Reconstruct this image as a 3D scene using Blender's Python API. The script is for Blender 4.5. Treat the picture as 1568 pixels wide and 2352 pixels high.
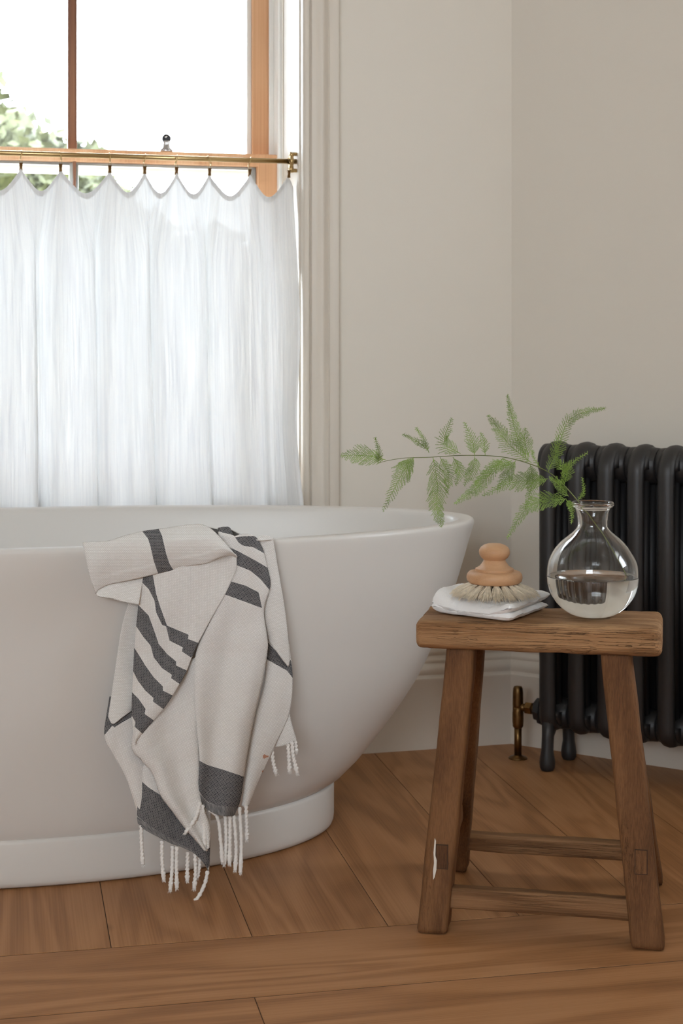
import bpy, bmesh, math, random
from mathutils import Vector, Matrix, noise
random.seed(7)
R = math.radians
sc = bpy.context.scene
col = sc.collection
for o in list(bpy.data.objects): bpy.data.objects.remove(o, do_unlink=True)

# ------------------------------------------------------------------ camera
F, HY, CH = 3650.0, 785.0, 0.95          # focal length in px, horizon row, eye height (m)
cam_d = bpy.data.cameras.new('camera'); cam = bpy.data.objects.new('camera', cam_d); col.objects.link(cam)
cam.location = (0, 0, CH); cam.rotation_euler = (R(90), 0, 0)
cam_d.sensor_fit = 'VERTICAL'; cam_d.sensor_height = 36.0; cam_d.sensor_width = 24.0
cam_d.lens = F / 2352 * 36.0
cam_d.shift_y = (HY - 1176.0) / 2352.0
cam_d.dof.use_dof = True; cam_d.dof.focus_distance = 2.62; cam_d.dof.aperture_fstop = 9.0
cam_d.clip_end = 400
sc.camera = cam

# ------------------------------------------------------------------ light
SKY, SUN, EXPO = 8.0, 30.0, 1.10
w = bpy.data.worlds.new('world'); sc.world = w; w.use_nodes = True
bg = w.node_tree.nodes['Background']; bg.inputs[0].default_value = (0.82, 0.91, 1.0, 1); bg.inputs[1].default_value = SKY
WA = R(14.7)                                            # window wall yaw
D1 = Vector((-math.cos(WA), -math.sin(WA), 0)); N1 = Vector((math.sin(WA), -math.cos(WA), 0))
RA = R(33.0)
D2 = Vector((math.cos(RA), -math.sin(RA), 0)); N2 = Vector((-math.sin(RA), -math.cos(RA), 0))
sun_d = bpy.data.lights.new('sun', 'SUN'); sun_d.energy = SUN; sun_d.angle = R(0.8); sun_d.color = (1.0, 0.94, 0.84)
sun = bpy.data.objects.new('sun', sun_d); col.objects.link(sun)
SAZ, SEL = R(67), R(33)                                 # azimuth off the window normal, elevation
sdir = (N1 * math.cos(SAZ) - D1 * math.sin(SAZ)) * math.cos(SEL) + Vector((0, 0, -math.sin(SEL)))
sun.rotation_euler = sdir.to_track_quat('-Z', 'Y').to_euler()
sun.location = (-3, 7, 5)
sc.view_settings.view_transform = 'Standard'; sc.view_settings.look = 'None'
sc.view_settings.exposure = EXPO; sc.view_settings.gamma = 1; sc.view_settings.use_curve_mapping = False
cy = sc.cycles
cy.use_denoising = True; cy.max_bounces = 14; cy.diffuse_bounces = 6; cy.glossy_bounces = 5
cy.transmission_bounces = 12; cy.transparent_max_bounces = 16; cy.sample_clamp_indirect = 6.0

# ------------------------------------------------------------------ helpers
def tag(o, label=None, cat=None, group=None, kind=None):
    if label: o['label'] = label
    if cat: o['category'] = cat
    if group: o['group'] = group
    if kind: o['kind'] = kind
    return o
def empty(name, loc=(0, 0, 0), rz=0.0, parent=None):
    o = bpy.data.objects.new(name, None); col.objects.link(o); o.location = loc; o.rotation_euler = (0, 0, rz)
    o.empty_display_size = 0.05
    if parent: o.parent = parent
    return o
def mkobj(name, verts, faces, mat, parent=None, smooth=True, loc=None, rot=None):
    me = bpy.data.meshes.new(name); me.from_pydata([tuple(v) for v in verts], [], faces); me.update()
    bm = bmesh.new(); bm.from_mesh(me); bmesh.ops.recalc_face_normals(bm, faces=bm.faces); bm.to_mesh(me); bm.free()
    if mat: me.materials.append(mat)
    if smooth: me.polygons.foreach_set('use_smooth', [True] * len(me.polygons))
    o = bpy.data.objects.new(name, me); col.objects.link(o)
    if parent: o.parent = parent
    if loc is not None: o.location = loc
    if rot is not None: o.rotation_euler = rot
    return o
def edge_mod(o, ang=35):
    m = o.modifiers.new('bevel', 'BEVEL'); return m
def bevel(o, wdt=0.002, seg=2, ang=30):
    m = o.modifiers.new('bevel', 'BEVEL'); m.width = wdt; m.segments = seg; m.limit_method = 'ANGLE'; m.angle_limit = R(ang)
    return o
class MB:
    def __init__(s): s.v, s.f = [], []
    def add(s, vs, fs):
        n = len(s.v); s.v += [Vector(v) for v in vs]; s.f += [tuple(i + n for i in f) for f in fs]; return s
    def box(s, x0, x1, y0, y1, z0, z1, M=None):
        vs = [Vector((x, y, z)) for z in (z0, z1) for y in (y0, y1) for x in (x0, x1)]
        if M: vs = [M @ v for v in vs]
        return s.add(vs, [(0, 2, 3, 1), (4, 5, 7, 6), (0, 1, 5, 4), (2, 6, 7, 3), (0, 4, 6, 2), (1, 3, 7, 5)])
    def lathe(s, prof, n=48, M=None, cap0=True, cap1=True):
        vs, fs = [], []
        for r, z in prof:
            for i in range(n):
                a = 2 * math.pi * i / n; vs.append(Vector((r * math.cos(a), r * math.sin(a), z)))
        for k in range(len(prof) - 1):
            for i in range(n):
                j = (i + 1) % n; fs.append((k * n + i, k * n + j, (k + 1) * n + j, (k + 1) * n + i))
        if cap0: fs.append(tuple(range(n - 1, -1, -1)))
        if cap1: fs.append(tuple((len(prof) - 1) * n + i for i in range(n)))
        if M: vs = [M @ v for v in vs]
        return s.add(vs, fs)
    def tube(s, pts, rad, n=10, closed=False, cap=True, up=None, ell=None):
        """sweep a circle (or an ellipse of half axes ell along up and side) along pts; rad a number or a list"""
        P = [Vector(p) for p in pts]; m = len(P); vs, fs = [], []
        rr = rad if isinstance(rad, (list, tuple)) else [rad] * m
        ref = Vector(up) if up else None; prev = None
        for i in range(m):
            a = P[(i - 1) % m] if (closed or i > 0) else P[0]; b = P[(i + 1) % m] if (closed or i < m - 1) else P[-1]
            t = (b - a).normalized()
            if ref is not None: e1 = ref - t * ref.dot(t)
            else:
                e1 = prev - t * prev.dot(t) if prev is not None else t.orthogonal()
            e1.normalize(); prev = e1; e2 = t.cross(e1)
            k1, k2 = ell if ell else (1, 1)
            for j in range(n):
                q = 2 * math.pi * j / n
                vs.append(P[i] + e1 * (rr[i] * k1 * math.cos(q)) + e2 * (rr[i] * k2 * math.sin(q)))
        for i in range(m if closed else m - 1):
            for j in range(n):
                k = (j + 1) % n; i2 = (i + 1) % m
                fs.append((i * n + j, i * n + k, i2 * n + k, i2 * n + j))
        if cap and not closed:
            fs.append(tuple(range(n - 1, -1, -1))); fs.append(tuple((m - 1) * n + j for j in range(n)))
        return s.add(vs, fs)
    def prism(s, poly, a, b, fn):
        """poly of 2-D points extruded from a to b; fn(p, q, t) -> 3-D"""
        n = len(poly); vs = [fn(p[0], p[1], t) for t in (a, b) for p in poly]
        fs = [(i, (i + 1) % n, n + (i + 1) % n, n + i) for i in range(n)] + [tuple(range(n - 1, -1, -1)), tuple(range(n, 2 * n))]
        return s.add(vs, fs)
    def build(s, name, mat, parent=None, smooth=True, loc=None, rot=None): return mkobj(name, s.v, s.f, mat, parent, smooth, loc, rot)
def smooth_by_angle(o, ang=40):
    me = o.data; bm = bmesh.new(); bm.from_mesh(me)
    for e in bm.edges:
        if len(e.link_faces) == 2 and e.calc_face_angle(0) > R(ang): e.smooth = False
    bm.to_mesh(me); bm.free(); return o
def catmull(pts, n):
    P = [Vector(p) for p in pts]; P = [P[0] * 2 - P[1]] + P + [P[-1] * 2 - P[-2]]; out = []
    m = len(P) - 3
    for i in range(n + 1):
        t = i / n * m; k = min(int(t), m - 1); u = t - k; a, b, c, d = P[k:k + 4]
        out.append(0.5 * ((2 * b) + (c - a) * u + (2 * a - 5 * b + 4 * c - d) * u * u + (3 * b - a - 3 * c + d) * u ** 3))
    return out
def interp(x, xs, ys):
    if x <= xs[0]: return ys[0]
    for i in range(1, len(xs)):
        if x <= xs[i]: return ys[i - 1] + (ys[i] - ys[i - 1]) * (x - xs[i - 1]) / (xs[i] - xs[i - 1])
    return ys[-1]
def at(x, y, Y): return Vector(((x - 784) / F * Y, Y, CH - (y - HY) / F * Y))

# ------------------------------------------------------------------ materials
def newmat(name):
    m = bpy.data.materials.new(name); m.use_nodes = True; nt = m.node_tree; b = nt.nodes['Principled BSDF']; return m, nt, b
def N(nt, typ, **kw):
    n = nt.nodes.new(typ)
    for k, v in kw.items():
        if k.startswith('i_'): n.inputs[int(k[2:]) if k[2:].isdigit() else k[2:].replace('_', ' ')].default_value = v
        else: setattr(n, k, v)
    return n
def L(nt, a, ao, b, bi): nt.links.new(a.outputs[ao], b.inputs[bi])
def ramp(nt, stops, interp_='LINEAR'):
    r = nt.nodes.new('ShaderNodeValToRGB'); r.color_ramp.interpolation = interp_
    while len(r.color_ramp.elements) < len(stops): r.color_ramp.elements.new(0.5)
    for e, (p, c) in zip(r.color_ramp.elements, stops):
        e.position = p; e.color = (c, c, c, 1) if isinstance(c, (int, float)) else (*c, 1)
    return r
def plain(name, c, rough=0.5, metal=0.0, bump=0.0, bscale=40.0, coat=0.0, spec=0.5, var=0.0):
    m, nt, b = newmat(name)
    b.inputs['Base Color'].default_value = (*c, 1); b.inputs['Roughness'].default_value = rough; b.inputs['Metallic'].default_value = metal
    b.inputs['Coat Weight'].default_value = coat; b.inputs['Specular IOR Level'].default_value = spec
    tc = N(nt, 'ShaderNodeTexCoord'); nz = N(nt, 'ShaderNodeTexNoise'); nz.inputs['Scale'].default_value = bscale; nz.inputs['Detail'].default_value = 4
    L(nt, tc, 'Object', nz, 'Vector')
    if bump:
        bp = N(nt, 'ShaderNodeBump'); bp.inputs['Strength'].default_value = bump; bp.inputs['Distance'].default_value = 0.002
        L(nt, nz, 'Fac', bp, 'Height'); L(nt, bp, 'Normal', b, 'Normal')
    if var:
        r = ramp(nt, [(0.3, tuple(x * (1 - var) for x in c)), (0.7, tuple(min(1, x * (1 + var)) for x in c))])
        L(nt, nz, 'Fac', r, 'Fac'); L(nt, r, 'Color', b, 'Base Color')
    return m
def wood(name, dark, mid, light, axis=0, scale=1.0, rough=0.55, ringf=42.0, bump=0.25, knots=0.0, random_obj=True, cracks=0.0, fine=1.0, bdist=0.0015, ringw=0.22, crack_len=0.75, blot=0.6):
    m, nt, b = newmat(name)
    tc = N(nt, 'ShaderNodeTexCoord'); mp = N(nt, 'ShaderNodeMapping')
    sv = [7.0 * scale] * 3; sv[axis] = 0.9 * scale; mp.inputs['Scale'].default_value = sv
    L(nt, tc, 'Object', mp, 'Vector')
    src = mp
    if random_obj:
        oi = N(nt, 'ShaderNodeObjectInfo'); mu = N(nt, 'ShaderNodeVectorMath', operation='SCALE'); mu.inputs[0].default_value = (37, 53, 71)
        L(nt, oi, 'Random', mu, 'Scale'); ad = N(nt, 'ShaderNodeVectorMath', operation='ADD'); L(nt, mp, 'Vector', ad, 0); L(nt, mu, 'Vector', ad, 1); src = ad
    n1 = N(nt, 'ShaderNodeTexNoise'); n1.inputs['Scale'].default_value = 0.55; n1.inputs['Detail'].default_value = 3; n1.inputs['Distortion'].default_value = 0.6
    L(nt, src, 'Vector', n1, 'Vector')
    ml = N(nt, 'ShaderNodeMath', operation='MULTIPLY', i_1=ringf); L(nt, n1, 'Fac', ml, 0)
    sn = N(nt, 'ShaderNodeMath', operation='SINE'); L(nt, ml, 'Value', sn, 0)
    rs = N(nt, 'ShaderNodeMapRange'); rs.inputs[1].default_value = -1; rs.inputs[2].default_value = 1; L(nt, sn, 'Value', rs, 'Value')
    mp2 = N(nt, 'ShaderNodeMapping'); sv2 = [26.0] * 3; sv2[axis] = 1.1; mp2.inputs['Scale'].default_value = sv2; L(nt, src, 'Vector', mp2, 'Vector')
    n2 = N(nt, 'ShaderNodeTexNoise'); n2.inputs['Scale'].default_value = 1.3; n2.inputs['Detail'].default_value = 5; n2.inputs['Roughness'].default_value = 0.6; L(nt, mp2, 'Vector', n2, 'Vector')
    n3 = N(nt, 'ShaderNodeTexNoise'); n3.inputs['Scale'].default_value = 0.35; n3.inputs['Detail'].default_value = 2; L(nt, src, 'Vector', n3, 'Vector')
    a1 = N(nt, 'ShaderNodeMath', operation='MULTIPLY', i_1=ringw); L(nt, rs, 'Result', a1, 0)
    a2 = N(nt, 'ShaderNodeMath', operation='MULTIPLY_ADD', i_1=0.55 * fine); L(nt, n2, 'Fac', a2, 0); L(nt, a1, 'Value', a2, 2)
    a3 = N(nt, 'ShaderNodeMath', operation='MULTIPLY_ADD', i_1=blot); L(nt, n3, 'Fac', a3, 0); L(nt, a2, 'Value', a3, 2)
    o_ = (0.6 - blot) * 0.5 + (0.22 - ringw) * 0.5
    rp = ramp(nt, [(0.38 - o_, dark), (0.66 - o_, mid), (0.95 - o_, light)]); L(nt, a3, 'Value', rp, 'Fac')
    out = rp; hgt = a3
    if knots:
        mk = N(nt, 'ShaderNodeMapping'); kv = [1.5] * 3; kv[axis] = 9.0; mk.inputs['Scale'].default_value = kv; L(nt, src, 'Vector', mk, 'Vector')
        vo = N(nt, 'ShaderNodeTexVoronoi'); vo.inputs['Scale'].default_value = 0.2
        L(nt, mk, 'Vector', vo, 'Vector')
        kr = ramp(nt, [(0.006, 1.0), (0.03, 0.5), (0.065, 0.0)]); L(nt, vo, 'Distance', kr, 'Fac')
        km = N(nt, 'ShaderNodeMath', operation='MULTIPLY', i_1=knots); L(nt, kr, 'Color', km, 0)
        mx = N(nt, 'ShaderNodeMix', data_type='RGBA'); mx.inputs[7].default_value = (*[c * 0.35 for c in dark], 1)
        L(nt, km, 'Value', mx, 0); L(nt, out, 'Color', mx, 6)
        class O: pass
        out = mx
    if cracks:
        mc = N(nt, 'ShaderNodeMapping'); cv = [9.0] * 3; cv[axis] = crack_len; mc.inputs['Scale'].default_value = cv; L(nt, src, 'Vector', mc, 'Vector')
        nc = N(nt, 'ShaderNodeTexNoise'); nc.inputs['Scale'].default_value = 1.6; nc.inputs['Detail'].default_value = 6; nc.inputs['Roughness'].default_value = 0.65; nc.inputs['Distortion'].default_value = 0.3
        L(nt, mc, 'Vector', nc, 'Vector')
        ab = N(nt, 'ShaderNodeMath', operation='SUBTRACT', i_1=0.5); L(nt, nc, 'Fac', ab, 0)
        aa = N(nt, 'ShaderNodeMath', operation='ABSOLUTE'); L(nt, ab, 'Value', aa, 0)
        cr = ramp(nt, [(0.003, 1.0), (0.014, 0.0)]); L(nt, aa, 'Value', cr, 'Fac')
        n4 = N(nt, 'ShaderNodeTexNoise'); n4.inputs['Scale'].default_value = 0.9; L(nt, src, 'Vector', n4, 'Vector')
        gate = ramp(nt, [(0.47, 0.0), (0.6, 1.0)]); L(nt, n4, 'Fac', gate, 'Fac')
        cm = N(nt, 'ShaderNodeMath', operation='MULTIPLY'); L(nt, cr, 'Color', cm, 0); L(nt, gate, 'Color', cm, 1)
        cm2 = N(nt, 'ShaderNodeMath', operation='MULTIPLY', i_1=cracks); L(nt, cm, 'Value', cm2, 0)
        mx = N(nt, 'ShaderNodeMix', data_type='RGBA'); mx.inputs[7].default_value = (*[c * 0.25 for c in dark], 1)
        L(nt, cm2, 'Value', mx, 0); nt.links.new(out.outputs['Color'] if 'Color' in out.outputs and out.bl_idname == 'ShaderNodeValToRGB' else out.outputs[2], mx.inputs[6])
        out = mx
        hs = N(nt, 'ShaderNodeMath', operation='MULTIPLY_ADD', i_1=-1.2); L(nt, cm2, 'Value', hs, 0); L(nt, a3, 'Value', hs, 2); hgt = hs
    nt.links.new(out.outputs['Color'] if out.bl_idname == 'ShaderNodeValToRGB' else out.outputs[2], b.inputs['Base Color'])
    b.inputs['Roughness'].default_value = rough; b.inputs['Specular IOR Level'].default_value = 0.3
    bp = N(nt, 'ShaderNodeBump'); bp.inputs['Strength'].default_value = bump; bp.inputs['Distance'].default_value = bdist
    L(nt, hgt, 'Value', bp, 'Height'); L(nt, bp, 'Normal', b, 'Normal')
    return m
M = {}
M['wall'] = plain('wall_paint', (0.75, 0.70, 0.62), 0.85, bump=0.06, bscale=260, spec=0.2)
M['wall_far'] = plain('wall_paint_pale', (0.74, 0.69, 0.61), 0.9, spec=0.2)
M['ceil'] = plain('ceiling_paint', (0.66, 0.64, 0.60), 0.9, spec=0.2)
M['trim'] = plain('trim_paint', (0.70, 0.635, 0.55), 0.45, bump=0.03, bscale=90)
M['white_paint'] = plain('white_gloss_paint', (0.82, 0.80, 0.76), 0.35)
M['tub'] = plain('white_acrylic', (0.69, 0.66, 0.62), 0.30, spec=0.32)
M['floor_gap'] = plain('dark_joint', (0.06, 0.030, 0.014), 0.9)
M['oak'] = wood('oiled_oak', (0.21, 0.090, 0.034), (0.36, 0.168, 0.068), (0.45, 0.230, 0.105), axis=0, scale=1.5, rough=0.48, ringf=52, bump=0.12, knots=0.75, fine=1.0, ringw=0.24, blot=0.30)
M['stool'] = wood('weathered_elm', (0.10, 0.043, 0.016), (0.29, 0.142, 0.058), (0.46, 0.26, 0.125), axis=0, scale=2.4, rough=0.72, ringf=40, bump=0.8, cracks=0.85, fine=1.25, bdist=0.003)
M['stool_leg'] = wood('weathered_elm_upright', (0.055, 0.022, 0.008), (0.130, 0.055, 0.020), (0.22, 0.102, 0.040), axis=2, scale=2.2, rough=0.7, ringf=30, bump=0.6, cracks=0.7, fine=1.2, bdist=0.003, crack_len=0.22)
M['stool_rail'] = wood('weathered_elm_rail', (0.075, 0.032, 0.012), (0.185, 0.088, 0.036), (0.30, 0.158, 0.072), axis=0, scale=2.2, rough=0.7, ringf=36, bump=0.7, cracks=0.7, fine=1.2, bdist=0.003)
M['pine'] = wood('pine', (0.58, 0.29, 0.14), (0.74, 0.42, 0.23), (0.84, 0.53, 0.32), axis=2, scale=1.4, rough=0.5, ringf=20, bump=0.1, knots=0.5)
M['pine_dark'] = wood('varnished_pine', (0.16, 0.07, 0.04), (0.26, 0.12, 0.07), (0.36, 0.18, 0.1), axis=2, scale=1.4, rough=0.4, ringf=20, bump=0.1)
M['beech'] = wood('turned_beech', (0.44, 0.235, 0.115), (0.58, 0.335, 0.18), (0.66, 0.41, 0.24), axis=0, scale=3.0, rough=0.45, ringf=26, bump=0.08, fine=0.7)
M['brass'] = plain('brass', (0.56, 0.40, 0.19), 0.28, 1.0, bump=0.02)
M['old_brass'] = plain('aged_brass', (0.20, 0.115, 0.045), 0.38, 1.0, bump=0.05, bscale=60, var=0.25)
M['iron'] = plain('black_radiator_enamel', (0.020, 0.0185, 0.019), 0.46, bump=0.12, bscale=300, spec=0.6)
M['chrome'] = plain('chrome', (0.7, 0.7, 0.72), 0.15, 1.0)
M['black'] = plain('black_plastic', (0.015, 0.015, 0.02), 0.3)
M['leaf'] = plain('fern_green', (0.25, 0.37, 0.07), 0.6, bscale=30, var=0.35)
M['stem'] = plain('fern_stem', (0.17, 0.20, 0.06), 0.55, bscale=60, var=0.3)
M['paint_chip'] = plain('chipped_white_paint', (0.75, 0.70, 0.62), 0.7)
def thin_glass():
    m, nt, b = newmat('window_glass'); nt.nodes.remove(b)
    tr = N(nt, 'ShaderNodeBsdfTransparent'); tr.inputs[0].default_value = (0.97, 0.98, 0.98, 1)
    gl = N(nt, 'ShaderNodeBsdfGlossy'); gl.inputs['Roughness'].default_value = 0.02
    df = N(nt, 'ShaderNodeBsdfTranslucent'); df.inputs[0].default_value = (0.9, 0.92, 0.95, 1)
    nz = N(nt, 'ShaderNodeTexNoise'); nz.inputs['Scale'].default_value = 9; nz.inputs['Detail'].default_value = 6
    rp = ramp(nt, [(0.35, 0.003), (0.75, 0.012)]); L(nt, nz, 'Fac', rp, 'Fac')
    m1 = N(nt, 'ShaderNodeMixShader'); L(nt, rp, 'Color', m1, 0); L(nt, tr, 0, m1, 1); L(nt, df, 0, m1, 2)
    fr = N(nt, 'ShaderNodeFresnel'); m2 = N(nt, 'ShaderNodeMixShader'); L(nt, fr, 0, m2, 0); L(nt, m1, 0, m2, 1); L(nt, gl, 0, m2, 2)
    L(nt, m2, 0, nt.nodes['Material Output'], 0); return m
M['pane'] = thin_glass()
def glass(name, ior, tint):
    m, nt, b = newmat(name); b.inputs['Base Color'].default_value = (*tint, 1); b.inputs['Roughness'].default_value = 0.0
    b.inputs['IOR'].default_value = ior; b.inputs['Transmission Weight'].default_value = 1.0; return m
M['glass'] = glass('blown_glass', 1.46, (0.985, 0.99, 0.985)); M['water'] = glass('water', 1.333, (0.985, 0.985, 0.975))
def curtain_mat():
    m, nt, b = newmat('white_gauze'); nt.nodes.remove(b)
    uv = N(nt, 'ShaderNodeUVMap'); mp = N(nt, 'ShaderNodeMapping'); mp.inputs['Scale'].default_value = (330, 5, 1); L(nt, uv, 'UV', mp, 'Vector')
    nz = N(nt, 'ShaderNodeTexNoise'); nz.inputs['Scale'].default_value = 1.0; nz.inputs['Detail'].default_value = 5; nz.inputs['Roughness'].default_value = 0.6; nz.inputs['Distortion'].default_value = 0.5
    L(nt, mp, 'Vector', nz, 'Vector')
    bp = N(nt, 'ShaderNodeBump'); bp.inputs['Strength'].default_value = 0.6; bp.inputs['Distance'].default_value = 0.003; L(nt, nz, 'Fac', bp, 'Height')
    df = N(nt, 'ShaderNodeBsdfDiffuse'); df.inputs[0].default_value = (0.86, 0.855, 0.845, 1)
    tl = N(nt, 'ShaderNodeBsdfTranslucent')
    cr = ramp(nt, [(0.32, (0.50, 0.53, 0.60)), (0.60, (0.92, 0.92, 0.92))]); L(nt, nz, 'Fac', cr, 'Fac'); L(nt, cr, 'Color', tl, 0)
    L(nt, bp, 'Normal', df, 'Normal'); L(nt, bp, 'Normal', tl, 'Normal')
    tr = N(nt, 'ShaderNodeBsdfTransparent')
    m1 = N(nt, 'ShaderNodeMixShader', i_0=0.17); L(nt, df, 0, m1, 1); L(nt, tl, 0, m1, 2)
    m2 = N(nt, 'ShaderNodeMixShader', i_0=0.012); L(nt, m1, 0, m2, 1); L(nt, tr, 0, m2, 2)
    L(nt, m2, 0, nt.nodes['Material Output'], 0); return m
M['curtain'] = curtain_mat()
def towel_mat():
    m, nt, b = newmat('woven_cotton'); b.inputs['Roughness'].default_value = 0.95; b.inputs['Specular IOR Level'].default_value = 0.1
    at_ = N(nt, 'ShaderNodeAttribute', attribute_name='stripe'); gr = N(nt, 'ShaderNodeAttribute', attribute_name='fray'); st_ = N(nt, 'ShaderNodeAttribute', attribute_name='stain')
    hm = N(nt, 'ShaderNodeAttribute', attribute_name='hem')
    uv = N(nt, 'ShaderNodeUVMap')
    br = N(nt, 'ShaderNodeTexBrick'); br.inputs['Scale'].default_value = 1.0; br.inputs['Color1'].default_value = (1, 1, 1, 1); br.inputs['Color2'].default_value = (0.75, 0.75, 0.75, 1)
    br.inputs['Mortar'].default_value = (0, 0, 0, 1); br.inputs['Mortar Size'].default_value = 0.16; br.inputs['Mortar Smooth'].default_value = 0.8
    br.inputs['Brick Width'].default_value = 1.1; br.inputs['Row Height'].default_value = 0.62
    L(nt, uv, 'UV', br, 'Vector')
    nz = N(nt, 'ShaderNodeTexNoise'); nz.inputs['Scale'].default_value = 0.05; L(nt, uv, 'UV', nz, 'Vector')
    dark = N(nt, 'ShaderNodeMix', data_type='RGBA'); dark.inputs[6].default_value = (0.032, 0.033, 0.042, 1); dark.inputs[7].default_value = (0.34, 0.33, 0.32, 1)
    ivc = N(nt, 'ShaderNodeInvert'); L(nt, br, 'Color', ivc, 'Color')
    iv = N(nt, 'ShaderNodeMath', operation='MULTIPLY', i_1=0.9); L(nt, ivc, 'Color', iv, 0); L(nt, iv, 'Value', dark, 0)
    wh = N(nt, 'ShaderNodeMix', data_type='RGBA'); wh.inputs[6].default_value = (0.70, 0.665, 0.625, 1); wh.inputs[7].default_value = (0.93, 0.905, 0.875, 1); L(nt, br, 'Color', wh, 0)
    g1 = N(nt, 'ShaderNodeMath', operation='GREATER_THAN', i_1=0.0); L(nt, at_, 'Fac', g1, 0)
    mx = N(nt, 'ShaderNodeMix', data_type='RGBA'); L(nt, g1, 'Value', mx, 0); L(nt, wh, 2, mx, 6); L(nt, dark, 2, mx, 7)
    g2 = N(nt, 'ShaderNodeMath', operation='GREATER_THAN', i_1=0.0); L(nt, gr, 'Fac', g2, 0)
    mpf = N(nt, 'ShaderNodeMapping'); mpf.inputs['Scale'].default_value = (2.6, 0.25, 1); L(nt, uv, 'UV', mpf, 'Vector')
    nf = N(nt, 'ShaderNodeTexNoise'); nf.inputs['Scale'].default_value = 1.0; nf.inputs['Detail'].default_value = 3; L(nt, mpf, 'Vector', nf, 'Vector')
    rf = ramp(nt, [(0.3, (0.11, 0.11, 0.115)), (0.7, (0.33, 0.32, 0.31))]); L(nt, nf, 'Fac', rf, 'Fac')
    mf = N(nt, 'ShaderNodeMix', data_type='RGBA'); L(nt, g2, 'Value', mf, 0); L(nt, mx, 2, mf, 6); L(nt, rf, 'Color', mf, 7)
    g3 = N(nt, 'ShaderNodeMath', operation='GREATER_THAN', i_1=0.0); L(nt, st_, 'Fac', g3, 0)
    g3b = N(nt, 'ShaderNodeMath', operation='MULTIPLY', i_1=0.75); L(nt, g3, 'Value', g3b, 0)
    ms = N(nt, 'ShaderNodeMix', data_type='RGBA'); ms.inputs[7].default_value = (0.50, 0.13, 0.012, 1); L(nt, g3b, 'Value', ms, 0); L(nt, mf, 2, ms, 6)
    L(nt, ms, 2, b.inputs['Base Color'].node, 'Base Color')
    bp = N(nt, 'ShaderNodeBump'); bp.inputs['Strength'].default_value = 0.55; bp.inputs['Distance'].default_value = 0.0016; L(nt, br, 'Color', bp, 'Height'); L(nt, bp, 'Normal', b, 'Normal')
    return m
M['towel'] = towel_mat()
M['tassel'] = plain('twisted_cotton', (0.90, 0.87, 0.83), 0.95, bump=0.6, bscale=700, spec=0.1)
M['terry'] = plain('white_terry', (0.90, 0.895, 0.89), 0.98, bump=0.4, bscale=600, spec=0.0)
M['bristle'] = plain('pale_horsehair', (0.86, 0.76, 0.60), 0.55, bscale=200, var=0.15)

# ------------------------------------------------------------------ plan of the room
C = Vector((0.4036, 3.777, 0))
CEIL = 2.75
def wp(u, t, z): return C + D1 * u - N1 * t + Vector((0, 0, z))       # window wall: u from the corner, t into the wall
def rp_(s, t, z): return C + D2 * s - N2 * t + Vector((0, 0, z))      # radiator wall
def u_of(px, t):
    c = C - N1 * t; k = (px - 784) / F
    return (c.x - k * c.y) / (-D1.x + D1.y * k)
def wall_boxes(name, fn, rects, thick, mat, t0=0.0):
    mb = MB()
    for a0, a1, z0, z1 in rects:
        vs = [fn(a, t, z) for z in (z0, z1) for t in (t0, t0 + thick) for a in (a0, a1)]
        mb.add(vs, [(0, 2, 3, 1), (4, 5, 7, 6), (0, 1, 5, 4), (2, 6, 7, 3), (0, 4, 6, 2), (1, 3, 7, 5)])
    return tag(mb.build(name, mat, smooth=False), kind='structure')
UO0, UO1, ZS, ZT = 0.500, 1.520, 0.60, 2.45                          # window opening
WT = 0.36
wall_boxes('wall_window', wp, [(-0.25, UO0, 0, CEIL), (UO1, 2.75, 0, CEIL), (UO0, UO1, 0, ZS), (UO0, UO1, ZT, CEIL)], WT, M['wall'])
wall_boxes('wall_right', rp_, [(0, 1.30, 0, CEIL)], 0.3, M['wall'])
A3 = R(81.0); E0 = C + D2 * 1.30
D3 = Vector((math.cos(A3), -math.sin(A3), 0)); N3 = Vector((-math.sin(A3), -math.cos(A3), 0))
def sp(s, t, z): return E0 + D3 * s - N3 * t + Vector((0, 0, z))
W2 = (0.40, 0.92, 0.85, 2.05)
wall_boxes('wall_side', sp, [(-0.1, W2[0], 0, CEIL), (W2[1], 5.6, 0, CEIL), (W2[0], W2[1], 0, W2[2]), (W2[0], W2[1], W2[3], CEIL)], 0.3, M['wall_far'])
LW = C + D1 * 2.62
tag(MB().box(LW.x - 0.3, LW.x, -2.4, 3.35, 0, CEIL).build('wall_left', M['wall_far'], smooth=False), kind='structure')
W3 = (-2.05, -0.2, 1.25, 2.45)                                             # unseen opening added behind the camera for fill light
mb = MB()
for x0, x1, z0, z1 in ((-2.6, W3[0], 0, CEIL), (W3[1], 3.4, 0, CEIL), (W3[0], W3[1], 0, W3[2]), (W3[0], W3[1], W3[3], CEIL)): mb.box(x0, x1, -2.45, -2.15, z0, z1)
tag(mb.build('wall_back', M['wall_far'], smooth=False), kind='structure')
tag(MB().box(-2.6, 3.4, -2.5, 4.3, CEIL, CEIL + 0.15).build('ceiling', M['ceil'], smooth=False), kind='structure')
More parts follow.
